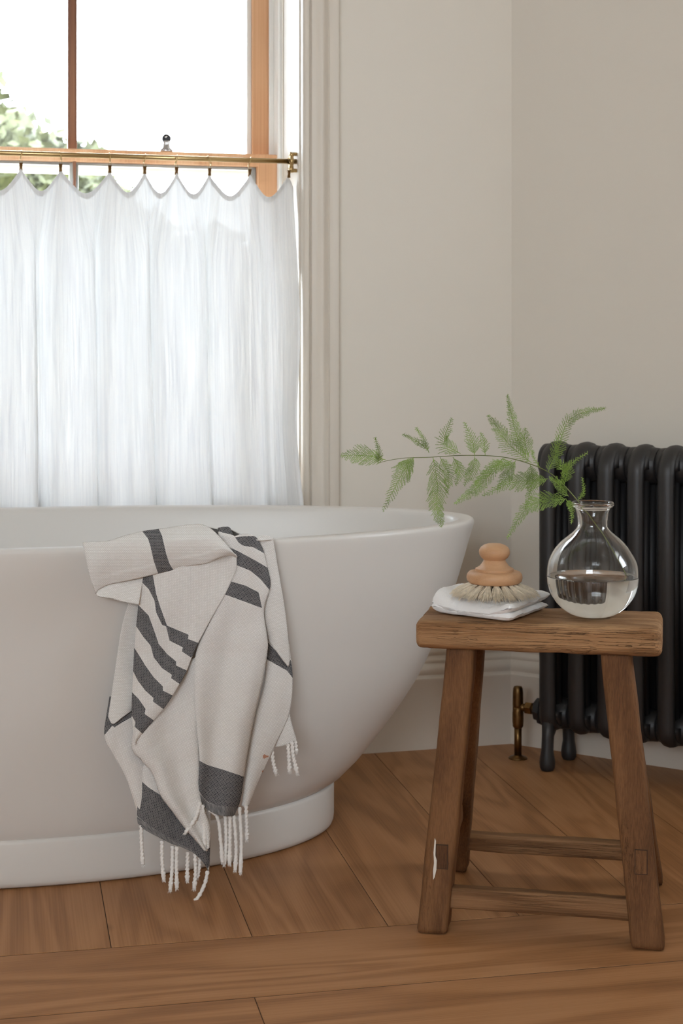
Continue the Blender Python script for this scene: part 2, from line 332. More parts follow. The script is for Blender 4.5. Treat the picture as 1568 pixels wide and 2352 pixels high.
# ------------------------------------------------------------------ floor: boards square to the window side, border boards in front
FA = R(11.9)
fo = Vector((0, 2.568, 0)); FE = Vector((math.cos(FA), math.sin(FA), 0)); FQ = Vector((-math.sin(FA), math.cos(FA), 0))
floor = tag(MB().box(-2.6, 3.3, -2.4, 4.2, -0.06, -0.0009).build('floor', M['floor_gap'], smooth=False), kind='structure')
def clip_poly(poly, n, d):
    out = []
    for i in range(len(poly)):
        a, b = poly[i], poly[(i + 1) % len(poly)]; da, db = n.dot(a) - d, n.dot(b) - d
        if da >= 0: out.append(a)
        if da * db < 0: out.append(a + (b - a) * (da / (da - db)))
    return out
def plank(e0, e1, q0, q1, along_q):
    g, h_ = 0.0007, 0.0017
    poly = [fo + FE * e + FQ * q for e, q in ((e0 + g, q0 + h_), (e1 - g, q0 + h_), (e1 - g, q1 - h_), (e0 + g, q1 - h_))]
    for n, c in ((N1, C), (N2, C), (N3, E0)):
        poly = clip_poly(poly, n, n.dot(c) - 0.012)
        if len(poly) < 3: return
    cen = sum(poly, Vector()) / len(poly); ang = FA + (math.pi / 2 if along_q else 0)
    rot = Matrix.Rotation(-ang, 3, 'Z'); loc = [rot @ (p - cen) for p in poly]
    n = len(loc); ch = 0.0004
    vs = [Vector((p.x, p.y, -0.014)) for p in loc] + [Vector((p.x, p.y, -ch)) for p in loc]
    for p in loc: vs.append(Vector((p.x - math.copysign(ch, p.x), p.y - math.copysign(ch, p.y), 0)))
    fs = [tuple(range(n - 1, -1, -1))]
    for k in (0, n):
        fs += [(k + i, k + (i + 1) % n, k + n + (i + 1) % n, k + n + i) for i in range(n)]
    fs.append(tuple(range(2 * n, 3 * n)))
    mkobj('floor_plank', vs, fs, M['oak'], floor, smooth=False, loc=cen, rot=(0, 0, ang))
PW = 0.2233
for k in range(-9, 8): plank(0.0778 + PW * k, 0.0778 + PW * (k + 1), 0.0, 1.9, True)
plank(-2.6, -0.95, -0.2326, 0, False); plank(-0.95, 1.45, -0.2326, 0, False); plank(1.45, 2.6, -0.2326, 0, False)
plank(-2.6, -0.178, -0.456, -0.2326, False); plank(-0.178, 1.9, -0.456, -0.2326, False)
rr = random.Random(3)
for k in range(2, 21):
    s0 = -2.6; q1 = -0.2326 - PW * (k - 1) 
    while s0 < 2.8:
        s1 = s0 + rr.uniform(1.4, 2.2); plank(s0, min(s1, 2.9), q1 - PW, q1, False); s0 = s1
# ------------------------------------------------------------------ skirting boards
SK = [(0, 0), (0.020, 0), (0.020, 0.155), (0.0225, 0.160), (0.0225, 0.165), (0.018, 0.168), (0.0165, 0.172), (0.0215, 0.180), (0.0205, 0.190), (0.0155, 0.196), (0.0140, 0.199), (0.0165, 0.204), (0.0155, 0.209),
      (0.0105, 0.213), (0.0095, 0.216), (0.0135, 0.222), (0.0125, 0.229), (0.0075, 0.236), (0.005, 0.242), (0, 0.244)]
tt = math.tan(R((180 - (180 - 14.7 - 33.0)) / 2))          # mitre in the corner
def skirting(name, fn, a_end):
    mb = MB(); n = len(SK)
    vs = [fn(-0.0 - 0 + 0, 0, 0) * 0 + fn(p * (1 / math.tan(R(132.3 / 2))), -p, z) for p, z in SK] + [fn(a_end, -p, z) for p, z in SK]
    fs = [(i, i + 1, n + i + 1, n + i) for i in range(n - 1)] + [tuple(range(n)), tuple(range(2 * n - 1, n - 1, -1))]
    mb.add(vs, fs); return tag(smooth_by_angle(mb.build(name, M['trim']), 50), kind='structure')
skirting('baseboard_window', wp, 0.428); skirting('baseboard_right', rp_, 1.29)
# ------------------------------------------------------------------ window architrave and lining
AR = [(0.4285, 0), (0.4285, 0.020), (0.4300, 0.0215), (0.4500, 0.0215), (0.4520, 0.0245), (0.4550, 0.0270), (0.4575, 0.0245), (0.4590, 0.0200), (0.4640, 0.0165), (0.4700, 0.0145), (0.4770, 0.0140), (0.4840, 0.0150), (0.4885, 0.0170),
      (0.4920, 0.0175), (0.4925, 0.0125), (0.4950, 0.0115), (0.4960, 0.0150), (0.5000, 0.0185), (0.5050, 0.0195), (0.5090, 0.0180), (0.5120, 0.0140), (0.5120, 0)]
def trim_piece(name, poly, z0, z1, mirror=None):
    mb = MB(); mb.prism(poly, z0, z1, lambda p, q, t: wp(p if mirror is None else mirror - p, -q, t))
    return tag(smooth_by_angle(mb.build(name, M['trim']), 45), kind='structure')
trim_piece('trim_1', AR, 0.0, ZT + 0.02)
trim_piece('trim_2', AR, 0.0, ZT + 0.02, mirror=UO0 + UO1 + 0.012)
mb = MB(); mb.prism([(0.0, 0), (0.0, 0.02), (0.075, 0.02), (0.08, 0)], UO0 - 0.08, UO1 + 0.08, lambda p, q, t: wp(t, -q, ZT + 0.02 + p))
tag(mb.build('trim_3', M['trim'], smooth=False), kind='structure')
# the window: box frame, beads, sill, two sashes
win = tag(empty('window_1', wp((UO0 + UO1) / 2, 0.28, ZS)), kind='structure')
win_m = Matrix.Translation(-win.location)
def wbox(mb, u0, u1, t0, t1, z0, z1):
    vs = [win_m @ wp(a, t, z) for z in (z0, z1) for t in (t0, t1) for a in (u0, u1)]
    return mb.add(vs, [(0, 2, 3, 1), (4, 5, 7, 6), (0, 1, 5, 4), (2, 6, 7, 3), (0, 4, 6, 2), (1, 3, 7, 5)])
def wpart(name, rects, mat, parent=win, bev=0.0015):
    mb = MB()
    for r in rects: wbox(mb, *r)
    o = mb.build(name, mat, parent, smooth=False)
    if bev: bevel(o, bev, 2)
    return o
UR, UL = UO0 + 0.012, UO1 - 0.012                        # faces of the reveal lining
wpart('reveal_lining', [(UO0 - 0.002, UR, 0.002, 0.206, ZS, ZT), (UL, UO1 + 0.002, 0.002, 0.206, ZS, ZT), (UO0, UO1, 0.002, 0.206, ZT - 0.012, ZT + 0.002)], M['trim'])
wpart('reveal_bead', [(UR - 0.001, UR + 0.003, 0.012, 0.020, ZS, ZT), (UR - 0.001, UR + 0.003, 0.186, 0.194, ZS, ZT)], M['trim'], bev=0.001)
wpart('staff_bead', [(UO0, UR + 0.008, 0.206, 0.230, ZS, ZT), (UL - 0.008, UO1, 0.206, 0.230, ZS, ZT)], M['white_paint'], bev=0.004)
wpart('box_frame', [(UO0, UR + 0.004, 0.230, WT - 0.01, ZS, ZT), (UL - 0.004, UO1, 0.230, WT - 0.01, ZS, ZT), (UO0, UO1, 0.230, WT - 0.01, ZT - 0.012, ZT + 0.002)], M['white_paint'])
wpart('parting_bead', [(UR + 0.004, UR + 0.016, 0.279, 0.286, ZS, ZT), (UL - 0.016, UL - 0.004, 0.279, 0.286, ZS, ZT)], M['white_paint'], bev=0.001)
wpart('sill', [(UO0 - 0.001, UO1 + 0.001, 0.001, WT + 0.05, ZS - 0.03, ZS + 0.012)], M['trim'], bev=0.004)
UM = u_of(166, 0.30); SR = 0.566; SL = 2 * UM - SR; UIN, UIL = UR + 0.005, UL - 0.005
ZM = 1.376
lower = wpart('lower_sash', [(UIN, SR - 0.001, 0.236, 0.276, ZS + 0.014, ZM + 0.030), (SL, UIL, 0.236, 0.276, ZS + 0.014, ZM + 0.030), (SR - 0.002, SL + 0.002, 0.237, 0.276, ZM, ZM + 0.030), (SR - 0.002, SL + 0.002, 0.237, 0.276, ZS + 0.014, ZS + 0.085)], M['pine'])
upper = wpart('upper_sash', [(UIN, SR + 0.002, 0.290, 0.330, ZM - 0.022, ZT - 0.014), (SL - 0.002, UIL, 0.290, 0.330, ZM - 0.022, ZT - 0.014), (SR, SL, 0.291, 0.330, ZT - 0.07, ZT - 0.014)], M['pine'])
wpart('meeting_rail', [(SR, SL, 0.290, 0.330, ZM - 0.022, ZM + 0.026)], M['white_paint'], upper)
wpart('glazing_bead', [(SR + 0.002, SR + 0.014, 0.300, 0.322, ZM + 0.026, ZT - 0.07), (SL - 0.014, SL - 0.002, 0.300, 0.322, ZM + 0.026, ZT - 0.07)], M['white_paint'], upper)
wpart('glazing_bar', [(UM - 0.011, UM - 0.004, 0.296, 0.318, ZM + 0.026, ZT - 0.07), (UM - 0.006, UM + 0.006, 0.291, 0.322, ZM + 0.026, ZT - 0.07), (UM + 0.004, UM + 0.011, 0.296, 0.318, ZM + 0.026, ZT - 0.07)], M['pine_dark'], upper)
for a, b in ((SR, UM), (UM, SL)):
    wpart('glass_pane', [(a, b, 0.309, 0.312, ZM, ZT - 0.06)], M['pane'], upper, 0)
    wpart('glass_pane', [(a, b, 0.256, 0.259, ZS + 0.05, ZM + 0.01)], M['pane'], lower, 0)
wpart('glazing_bar', [(UM - 0.0035, UM + 0.0035, 0.238, 0.256, ZS + 0.085, ZM)], M['pine_dark'], lower)
wpart('glazing_bar', [(UM - 0.011, UM + 0.011, 0.259, 0.274, ZS + 0.085, ZM)], M['white_paint'], lower)
wpart('glazing_bead', [(SR, SR + 0.012, 0.259, 0.274, ZS + 0.085, ZM), (SL - 0.012, SL, 0.259, 0.274, ZS + 0.085, ZM), (SR, SL, 0.259, 0.274, ZM - 0.008, ZM)], M['white_paint'], lower)
lk = win_m @ wp(u_of(382, 0.255), 0.255, ZM + 0.030)
lock = MB().lathe([(0.0115, 0), (0.0115, 0.004), (0.007, 0.008), (0.0055, 0.016), (0.0075, 0.020)], 24, Matrix.Translation(lk) @ Matrix.Scale(1.35, 4)).build('sash_lock', M['chrome'], win)
kn = MB().lathe([(0.0, -0.007), (0.006, -0.006), (0.0085, 0), (0.006, 0.006), (0.0, 0.007)], 20, Matrix.Translation(lk + Vector((0, 0, 0.033))) @ Matrix.Scale(1.35, 4) @ Matrix.Rotation(R(70), 4, 'X'), False, False).build('knob', M['black'], lock)
MB().lathe([(0.0035, 0.0), (0.0035, 0.002), (0.0, 0.0022)], 16, Matrix.Translation(lk + Vector((0, -0.0094, 0.0365))) @ Matrix.Rotation(R(70), 4, 'X')).build('knob_cap', M['chrome'], lock)
# unseen window added in the side wall to fill the room from the right
w2 = tag(MB().build('fill_window_side', M['white_paint']) if False else empty('fill_window_side', sp((W2[0] + W2[1]) / 2, 0.1, W2[2])), kind='structure')
mb = MB(); m2 = Matrix.Translation(-w2.location)
for a0, a1, z0, z1 in ((W2[0], W2[0] + 0.06, W2[2], W2[3]), (W2[1] - 0.06, W2[1], W2[2], W2[3]), (W2[0], W2[1], W2[2], W2[2] + 0.08), (W2[0], W2[1], W2[3] - 0.06, W2[3]), (W2[0], W2[1], 1.55, 1.60)):
    vs = [m2 @ sp(a, t, z) for z in (z0, z1) for t in (0.1, 0.15) for a in (a0, a1)]
    mb.add(vs, [(0, 2, 3, 1), (4, 5, 7, 6), (0, 1, 5, 4), (2, 6, 7, 3), (0, 4, 6, 2), (1, 3, 7, 5)])
mb.build('sash_frame', M['white_paint'], w2, smooth=False)
w3 = tag(empty('fill_window_back', ((W3[0] + W3[1]) / 2, -2.32, W3[2])), kind='structure')  # frame of the unseen window added behind the camera for fill
mb = MB(); xh = (W3[1] - W3[0]) / 2; zh = W3[3] - W3[2]
for x0, x1, z0, z1 in ((-xh, -xh + 0.06, 0, zh), (xh - 0.06, xh, 0, zh), (-xh, xh, 0, 0.08), (-xh, xh, zh - 0.06, zh), (-xh, xh, zh * 0.5, zh * 0.5 + 0.05)): mb.box(x0, x1, -0.05, 0.0, z0, z1)
mb.build('sash_frame', M['white_paint'], w3, smooth=False)
def portal(name, center, nrm, wd, ht):
    d = bpy.data.lights.new(name, 'AREA'); d.shape = 'RECTANGLE'; d.size = wd; d.size_y = ht; d.cycles.is_portal = True
    o = bpy.data.objects.new(name, d); col.objects.link(o); o.location = center; o.rotation_euler = nrm.to_track_quat('-Z', 'Y').to_euler()
portal('window_portal', wp((UO0 + UO1) / 2, 0.35, (ZS + ZT) / 2), N1, UO1 - UO0, ZT - ZS)
portal('window_portal', Vector(((W3[0] + W3[1]) / 2, -2.38, (W3[2] + W3[3]) / 2)), Vector((0, 1, 0)), W3[1] - W3[0], W3[3] - W3[2])
portal('window_portal', sp((W2[0] + W2[1]) / 2, 0.2, (W2[2] + W2[3]) / 2), N3, W2[1] - W2[0], W2[3] - W2[2])

# ------------------------------------------------------------------ outdoors: lawn and shrubby trees beyond the glass
M['grass'] = plain('lawn', (0.11, 0.11, 0.09), 0.9, bscale=6, var=0.4)
M['tree_leaf'] = plain('garden_foliage', (0.050, 0.054, 0.012), 0.6, bscale=3.0, var=0.5)
M['tree_leaf2'] = plain('dark_garden_foliage', (0.024, 0.032, 0.012), 0.6, bscale=3.0, var=0.5)
M['bark'] = plain('bark', (0.10, 0.07, 0.05), 0.9, bump=0.5, bscale=8, var=0.3)
tag(MB().box(-30, 25, 5.2, 60, -0.9, -0.6).build('ground', M['grass'], smooth=False), kind='structure')
def tree(name, label, base, lobes, n, leaf, mat, seed, ls=0.10):
    rnd = random.Random(seed); t = empty(name, base); tag(t, label, 'tree', 'garden trees outside')
    mb = MB(); mb.tube([(0, 0, 0), (0.08, 0, 0.7), (0.0, 0.1, 1.5), (0.1, 0, 2.3)], [0.13, 0.10, 0.08, 0.03], 9)
    for k in range(7):
        a = k * 2.4; mb.tube([(0.05, 0.02, 0.8 + 0.15 * k), (0.5 * math.cos(a), 0.5 * math.sin(a), 1.4 + 0.15 * k), (1.0 * math.cos(a), 0.9 * math.sin(a), 1.8 + 0.13 * k)], [0.05, 0.03, 0.012], 6)
    mb.build('trunk', M['bark'], t)
    mb = MB()
    for i in range(n):
        cx, cy, cz, rx, rz = lobes[i % len(lobes)]
        d = Vector((rnd.gauss(0, 1), rnd.gauss(0, 1), rnd.gauss(0, 1))).normalized() * (rnd.random() ** 0.45)
        p = Vector((cx + d.x * rx, cy + d.y * rx, cz + d.z * rz)); p += Vector(noise.noise_vector(p * 1.7)) * 0.25
        q = Vector((rnd.gauss(0, 1), rnd.gauss(0, 1), rnd.gauss(0, 1) - 0.4)).normalized(); r = q.orthogonal().normalized(); s2 = q.cross(r)
        L_ = ls * rnd.uniform(0.6, 1.3); wd = L_ * 0.32
        mb.add([p, p + q * L_ * 0.5 + r * wd, p + q * L_, p + q * L_ * 0.5 - r * wd + s2 * wd * 0.3], [(0, 1, 2), (0, 2, 3)])
    mb.build('foliage', mat, t, smooth=False)
    mb = MB()
    for cx, cy, cz, rx, rz in lobes:                     # the dense inside of the crown
        bm_ = bmesh.new(); bmesh.ops.create_icosphere(bm_, subdivisions=4, radius=1.0)
        for v in bm_.verts:
            d = v.co * (0.80 + 0.22 * noise.noise(v.co * 2.3 + Vector((cx, cz, seed)))); v.co = Vector((cx + d.x * rx, cy + d.y * rx, cz + d.z * rz)) + Vector(noise.noise_vector(v.co * 7)) * 0.07
        bm_.verts.index_update(); mb.add([v.co.copy() for v in bm_.verts], [tuple(v.index for v in f_.verts) for f_ in bm_.faces]); bm_.free()
    mb.build('inner_foliage', mat, t, smooth=False)
tree('garden_tree', 'pale green rounded tree seen through the left window pane', (-2.45, 11.5, -0.6), [(-0.25, 0, 2.75, 0.75, 0.62), (0.42, 0.2, 2.5, 0.55, 0.55), (-1.1, 0, 2.7, 0.8, 0.62), (0, 0, 1.8, 1.0, 0.7)], 17000, 0.1, M['tree_leaf'], 5, 0.12)
tree('garden_shrub', 'darker green shrub low behind the curtain top and glazing bar', (-1.55, 14.8, -0.6), [(-0.6, 0, 2.1, 0.9, 0.7), (0.15, 0.3, 1.9, 0.75, 0.75), (-1.6, 0, 2.1, 0.9, 0.8), (0, 0, 1.1, 1.3, 0.8)], 15000, 0.1, M['tree_leaf2'], 9, 0.12)

# ------------------------------------------------------------------ bathtub
TC = Vector((-0.59, 3.055, 0)); TA = 0.208
RIM_A, RIM_B, RIM_N, RIM_Z = 0.873, 0.356, 1.97, 0.597
BAS_A, BAS_B, BAS_N = 0.580, 0.300, 2.03
def ring(a, b, z, n, cnt=160):
    out = []
    for i in range(cnt):
        t = 2 * math.pi * i / cnt; c, s_ = math.cos(t), math.sin(t)
        out.append(Vector((a * math.copysign(abs(c) ** (2 / n), c), b * math.copysign(abs(s_) ** (2 / n), s_), z)))
    return out
def rings_mesh(rs, cap0=True, cap1=True):
    n = len(rs[0]); vs = [v for r in rs for v in r]; fs = []
    for k in range(len(rs) - 1):
        fs += [(k * n + i, k * n + (i + 1) % n, (k + 1) * n + (i + 1) % n, (k + 1) * n + i) for i in range(n)]
    if cap0: fs.append(tuple(range(n - 1, -1, -1)))
    if cap1: fs.append(tuple((len(rs) - 1) * n + i for i in range(n)))
    return vs, fs
WZ = [0.080, 0.086, 0.1, .13, .16, .19, .22, .25, .28, .31, .34, .37, .40, .43, .46, .49, .52, .55, .578, .588]
WW = [-0.10, -0.012, .075, .189, .279, .364, .446, .521, .592, .648, .698, .741, .783, .826, .865, .898, .930, .960, .99, 1.0]
tub = tag(empty('bathtub', TC, TA), 'freestanding white oval bathtub with flared sides on a plinth', 'bathtub')
rs = []
for z, w_ in zip(WZ, WW):
    rs.append(ring(BAS_A + w_ * (RIM_A - BAS_A), BAS_B + w_ * (RIM_B - BAS_B), z, BAS_N + max(w_, 0) * (RIM_N - BAS_N)))
for off, z in ((0.0005, 0.592), (0.002, 0.5950), (0.005, 0.5968), (0.009, 0.597), (0.026, 0.5968), (0.031, 0.5955), (0.0345, 0.592), (0.0365, 0.586), (0.040, 0.57), (0.048, 0.53), (0.062, 0.46), (0.082, 0.37), (0.108, 0.27), (0.135, 0.20), (0.165, 0.165), (0.21, 0.145), (0.28, 0.138), (0.335, 0.136)):
    g = off * (1.0 if off < 0.05 else 1.0 + (off - 0.05) * 4.0)
    rs.append(ring(RIM_A - g * (1.0 if off < 0.05 else 1.25), RIM_B - min(off, 0.335), z, RIM_N))
vs, fs = rings_mesh(rs); mkobj('basin', vs, fs, M['tub'], tub)
pl = [(0.030, 0.0), (0.010, 0.001), (0.004, 0.005), (0.001, 0.012), (0.0, 0.022), (0.0, 0.079), (0.0012, 0.083), (0.004, 0.0855), (0.010, 0.0865), (0.03, 0.0865)]
vs, fs = rings_mesh([ring(BAS_A + 0.004 - o_, BAS_B + 0.004 - o_, z, BAS_N) for o_, z in pl]); mkobj('plinth', vs, fs, M['tub'], tub)
def rim_front(px, grow=0.0):
    """depth at which the sight line of column px meets the upright wall that stands under the front of the rim"""
    k = (px - 784) / F; a, b = RIM_A + grow, RIM_B + grow; c, s_ = math.cos(TA), math.sin(TA)
    ox, oy = -TC.x, -TC.y; dx, dy = k, 1.0
    lx, ly = ox * c + oy * s_, -ox * s_ + oy * c; mx, my = dx * c + dy * s_, -dx * s_ + dy * c
    A = (mx / a) ** 2 + (my / b) ** 2; B = 2 * (lx * mx / a ** 2 + ly * my / b ** 2); D = (lx / a) ** 2 + (ly / b) ** 2 - 1
    return (-B - math.sqrt(max(B * B - 4 * A * D, 0))) / (2 * A)

# ------------------------------------------------------------------ curtain, rod, rings
RT, RZ = 0.05, 1.3690
clip_px = [663, 573, 481, 405, 332, 252, 139, 48]
clip_u = [u_of(p, RT) for p in clip_px] + [1.235, 1.33, 1.42, 1.495]
rod = tag(empty('curtain_rod', wp(0.526, RT, RZ)), 'slim brass curtain rod with a bracket across the lower window', 'curtain rod')
ri = Matrix.Translation(-rod.location)
MB().tube([ri @ wp(0.5125, RT, RZ), ri @ wp(1.505, RT, RZ)], 0.0058, 16).build('rod', M['brass'], rod)
bu = u_of(668, RT)
mb = MB()
cn = ri @ wp(bu, RT, RZ)
mb.tube([cn + Vector((0, 0, 0.0105 * math.sin(a))) + (-N1) * 0.0105 * math.cos(a) for a in [2 * math.pi * i / 20 for i in range(20)]], 0.0045, 8, closed=True)
mb.tube([cn + Vector((0, 0, 0.010)) , cn + Vector((0, 0, 0.020)) - D1 * 0.003], [0.0055, 0.0065], 10)
mb.tube([cn - Vector((0, 0, 0.010)), cn - Vector((0, 0, 0.026)) - D1 * 0.002], [0.0055, 0.0065], 10)
mb.tube([cn + Vector((0, 0, 0.017)), cn + Vector((0, 0, 0.017)) - D1 * 0.0165], 0.0045, 10)
mb.tube([cn - Vector((0, 0, 0.021)), cn - Vector((0, 0, 0.021)) - D1 * 0.0165], 0.0045, 10)
mb.build('bracket', M['brass'], rod)
ordn = ['nearest the wall bracket', 'second from the wall bracket', 'third from the wall bracket', 'fourth from the wall bracket', 'fifth from the wall bracket', 'sixth from the wall bracket, left of the window lock', 'seventh from the wall bracket, beside the glazing bar', 'leftmost in the picture']
CLZ = 1.3400
for i, u in enumerate(clip_u):
    if i >= len(clip_px): break
    t = tag(empty('curtain_ring', wp(u, RT, CLZ)), 'thin brass ring with curtain clip, ' + ordn[i], 'curtain clip', 'brass clip rings on the rod')
    q = Matrix.Translation(-t.location); jt = random.Random(i).uniform(-0.004, 0.004)
    pts = [q @ (wp(u + jt * math.sin(a), RT - 0.0095 * math.cos(a), RZ - 0.0035 + 0.0105 * math.sin(a))) for a in [2 * math.pi * k / 24 for k in range(24)]]
    MB().tube(pts, 0.0009, 6, closed=True).build('ring', M['brass'], t)
    mb = MB(); 
    mb.tube([q @ wp(u - 0.002, RT - 0.002, RZ - 0.014), q @ wp(u - 0.003, RT, CLZ + 0.006)], 0.0006, 6); mb.tube([q @ wp(u + 0.002, RT - 0.002, RZ - 0.014), q @ wp(u + 0.003, RT, CLZ + 0.006)], 0.0006, 6)
    mb.build('link', M['brass'], t)
    mb = MB()
    for sg in (-1, 1):
        poly = [(-0.0042, 0.008), (0.0042, 0.008), (0.0028, -0.002), (0.0036, -0.009), (-0.0036, -0.009), (-0.0028, -0.002)]
        mb.prism(poly, sg * 0.0012, sg * 0.0028, lambda p, z, n_: q @ wp(u + p, RT + n_ * (1 + (z > 0.004) * 0.8), CLZ + z))
    o = mb.build('clip', M['old_brass'], t, smooth=False)
cl_sorted = sorted(clip_u); 
def top_z(u):
    pk = CLZ - 0.004
    if u <= cl_sorted[0]: return pk - 0.045 * ((cl_sorted[0] - u) / 0.02) ** 1.4 if u < cl_sorted[0] else pk
    for a, b in zip(cl_sorted, cl_sorted[1:]):
        if u <= b:
            s_ = (u - a) / (b - a); d = 0.034 + 0.30 * (b - a) * 0.40
            return pk - d * (math.sin(math.pi * s_) ** 0.85) * (1 - 0.12 * math.cos(2 * math.pi * s_))
    return pk - 0.02
CB = 0.505
def cloth_pt(u, v):
    zt = top_z(u); z = zt + (CB - zt) * v
    dz = min(1.0, (CLZ - z) / 0.75)
    amp = 0.004 + 0.018 * min(1, v * 3.0)
    ph = 2 * math.pi * (u - cl_sorted[0]) / 0.124
    f_ = amp * (math.cos(ph + 0.9 * math.sin(u * 11 + z * 1.2)) + 0.45 * math.sin(ph * 2.1 + 1.3 + z * 2.0))
    f_ += 0.0030 * noise.noise(Vector((u * 95, z * 2.2, 0))) + 0.0022 * noise.noise(Vector((u * 210, z * 3.5, 5)))
    f_ += 0.004 * noise.noise(Vector((u * 22, z * 1.4, 9)))
    t = RT - 0.095 * dz ** 1.2 + 0.0 - f_
    if z < 0.66: t = min(t, -0.012 - 0.3 * f_)
    uu = u + 0.006 * noise.noise(Vector((u * 9, z * 2.5, 3))) * dz
    if u > 0.58:                                 # gathers that double over themselves
        g_ = min(1.0, max(0.0, (u - 0.58) / 0.05)) * min(1.0, max(0.0, (1.507 - u) / 0.05))
        uu += g_ * min(1, v * 5) * (0.021 + 0.011 * noise.noise(Vector((u * 5.1, z * 0.8, 17)))) * math.sin(ph * 0.92 + 0.7 + 0.5 * math.sin(u * 7))
    if u < 0.60:
        k_ = (0.60 - u) / 0.085                 # the loose edge: pinched half way down, flaring to the hem
        uu += 0.020 * k_ * (math.exp(-((z - 0.74) / 0.16) ** 2)) * (0.4 + 0.6 * (u < 0.55)) - 0.0 * k_
        t += 0.030 * k_ * (1 - dz) - 0.006 * k_
    return wp(uu, t, z), z
NU, NV = 420, 84
vs, uvs = [], []
u0, u1 = 0.517, 1.507
for j in range(NV + 1):
    for i in range(NU + 1):
        u = u0 + (u1 - u0) * i / NU; p, z = cloth_pt(u, j / NV); vs.append(p); uvs.append((u, z))
fs = [(j * (NU + 1) + i, j * (NU + 1) + i + 1, (j + 1) * (NU + 1) + i + 1, (j + 1) * (NU + 1) + i) for j in range(NV) for i in range(NU)]
cur = tag(empty('cafe_curtain', wp(1.0, 0, CB)), 'sheer crinkled white half curtain clipped along the window', 'curtain')
cq = Matrix.Translation(-cur.location)
def sheet(name, vs, fs, uvs, mat, parent):
    o = mkobj(name, vs, fs, mat, parent); l = o.data.uv_layers.new(name='UVMap')
    for lp in o.data.loops: l.data[lp.index].uv = uvs[lp.vertex_index]
    return o
sheet('cloth', [cq @ v for v in vs], fs, uvs, M['curtain'], cur)
hv, hu, hf = [], [], []
for j in range(4):
    for i in range(NU + 1):
        u = u0 + (u1 - u0) * i / NU; p, z = cloth_pt(u, j * 0.0055); hv.append(cq @ (p + N1 * (0.0016 + 0.0007 * noise.noise(Vector((u * 260, j, 0)))))); hu.append((u, z))
hf = [(j * (NU + 1) + i, j * (NU + 1) + i + 1, (j + 1) * (NU + 1) + i + 1, (j + 1) * (NU + 1) + i) for j in range(3) for i in range(NU)]
sheet('heading_hem', hv, hf, hu, M['curtain'], cur)

# ------------------------------------------------------------------ radiator on the angled wall
PITCH = 0.0692
S0 = 0.183; NM = 0.130
rad = tag(empty('radiator', rp_(S0, -NM, 0), -RA), 'black cast iron column radiator standing against the angled wall', 'radiator')
ZB, ZTOP = 0.083, 0.728; HD = 0.068
def section_bm():
    mb = MB(); pts = []
    rt, rb = 0.052, 0.030
    def arc(cy, cz, r, a0, a1, n): return [(cy + r * math.cos(a), cz + r * math.sin(a)) for a in [a0 + (a1 - a0) * i / n for i in range(n + 1)]]
    hw = 0.0135
    y0, y1, z0, z1 = -HD + hw, HD - hw, ZB + hw, ZTOP - hw
    loop = arc(y1 - rb, z0 + rb, rb, -math.pi / 2, 0, 6) + arc(y1 - rt, z1 - rt, rt, 0, math.pi / 2, 10) + arc(y0 + rt, z1 - rt, rt, math.pi / 2, math.pi, 10) + arc(y0 + rb, z0 + rb, rb, math.pi, 1.5 * math.pi, 6)
    mb.tube([(0, a, b) for a, b in loop], 1.0, 12, closed=True, up=(1, 0, 0), ell=(0.0195, hw))
    for yy in (-0.018, 0.018): mb.tube([(0, yy, ZB + 0.03), (0, yy, ZTOP - 0.03)], 1.0, 10, up=(1, 0, 0), ell=(0.0175, 0.0095))
    for zc, rr_ in ((ZTOP - 0.046, 0.041), (ZB + 0.035, 0.035)):
        prof = [(rr_ * 0.86, -PITCH / 2 + 0.0004), (rr_ * 0.93, -PITCH / 2 + 0.003), (rr_ * 0.96, -0.02), (rr_, -0.010), (rr_, 0.010), (rr_ * 0.96, 0.02), (rr_ * 0.93, PITCH / 2 - 0.003), (rr_ * 0.86, PITCH / 2 - 0.0004)]
        mb.lathe(prof, 28, Matrix.Translation((0, 0, zc)) @ Matrix.Rotation(R(90), 4, 'Y'))
    # shoulders that close the head of the section
    for zc, hgt, sg in ((ZTOP - 0.052, 0.046, 1), (ZB + 0.045, 0.040, -1)):
        poly = [(0.056 * math.cos(a), sg * hgt * math.sin(a)) for a in [math.pi * i / 16 for i in range(17)]]
        n = len(poly); vv = []
        for xx, sc_ in ((-0.0245, 0.72), (-0.021, 0.92), (0.0, 1.0), (0.021, 0.92), (0.0245, 0.72)): vv += [Vector((xx, p[0] * sc_, zc + p[1] * sc_)) for p in poly]
        ff = [(k * n + i, k * n + (i + 1) % n, (k + 1) * n + (i + 1) % n, (k + 1) * n + i) for k in range(4) for i in range(n)] + [tuple(range(n - 1, -1, -1)), tuple(4 * n + i for i in range(n))]
        mb.add(vv, ff)
    return mb
sec = section_bm().build('section', M['iron'], rad)
NSEC = 8
for k in range(1, NSEC):
    o = sec.copy(); col.objects.link(o); o.parent = rad; o.location = (PITCH * k, 0, 0)
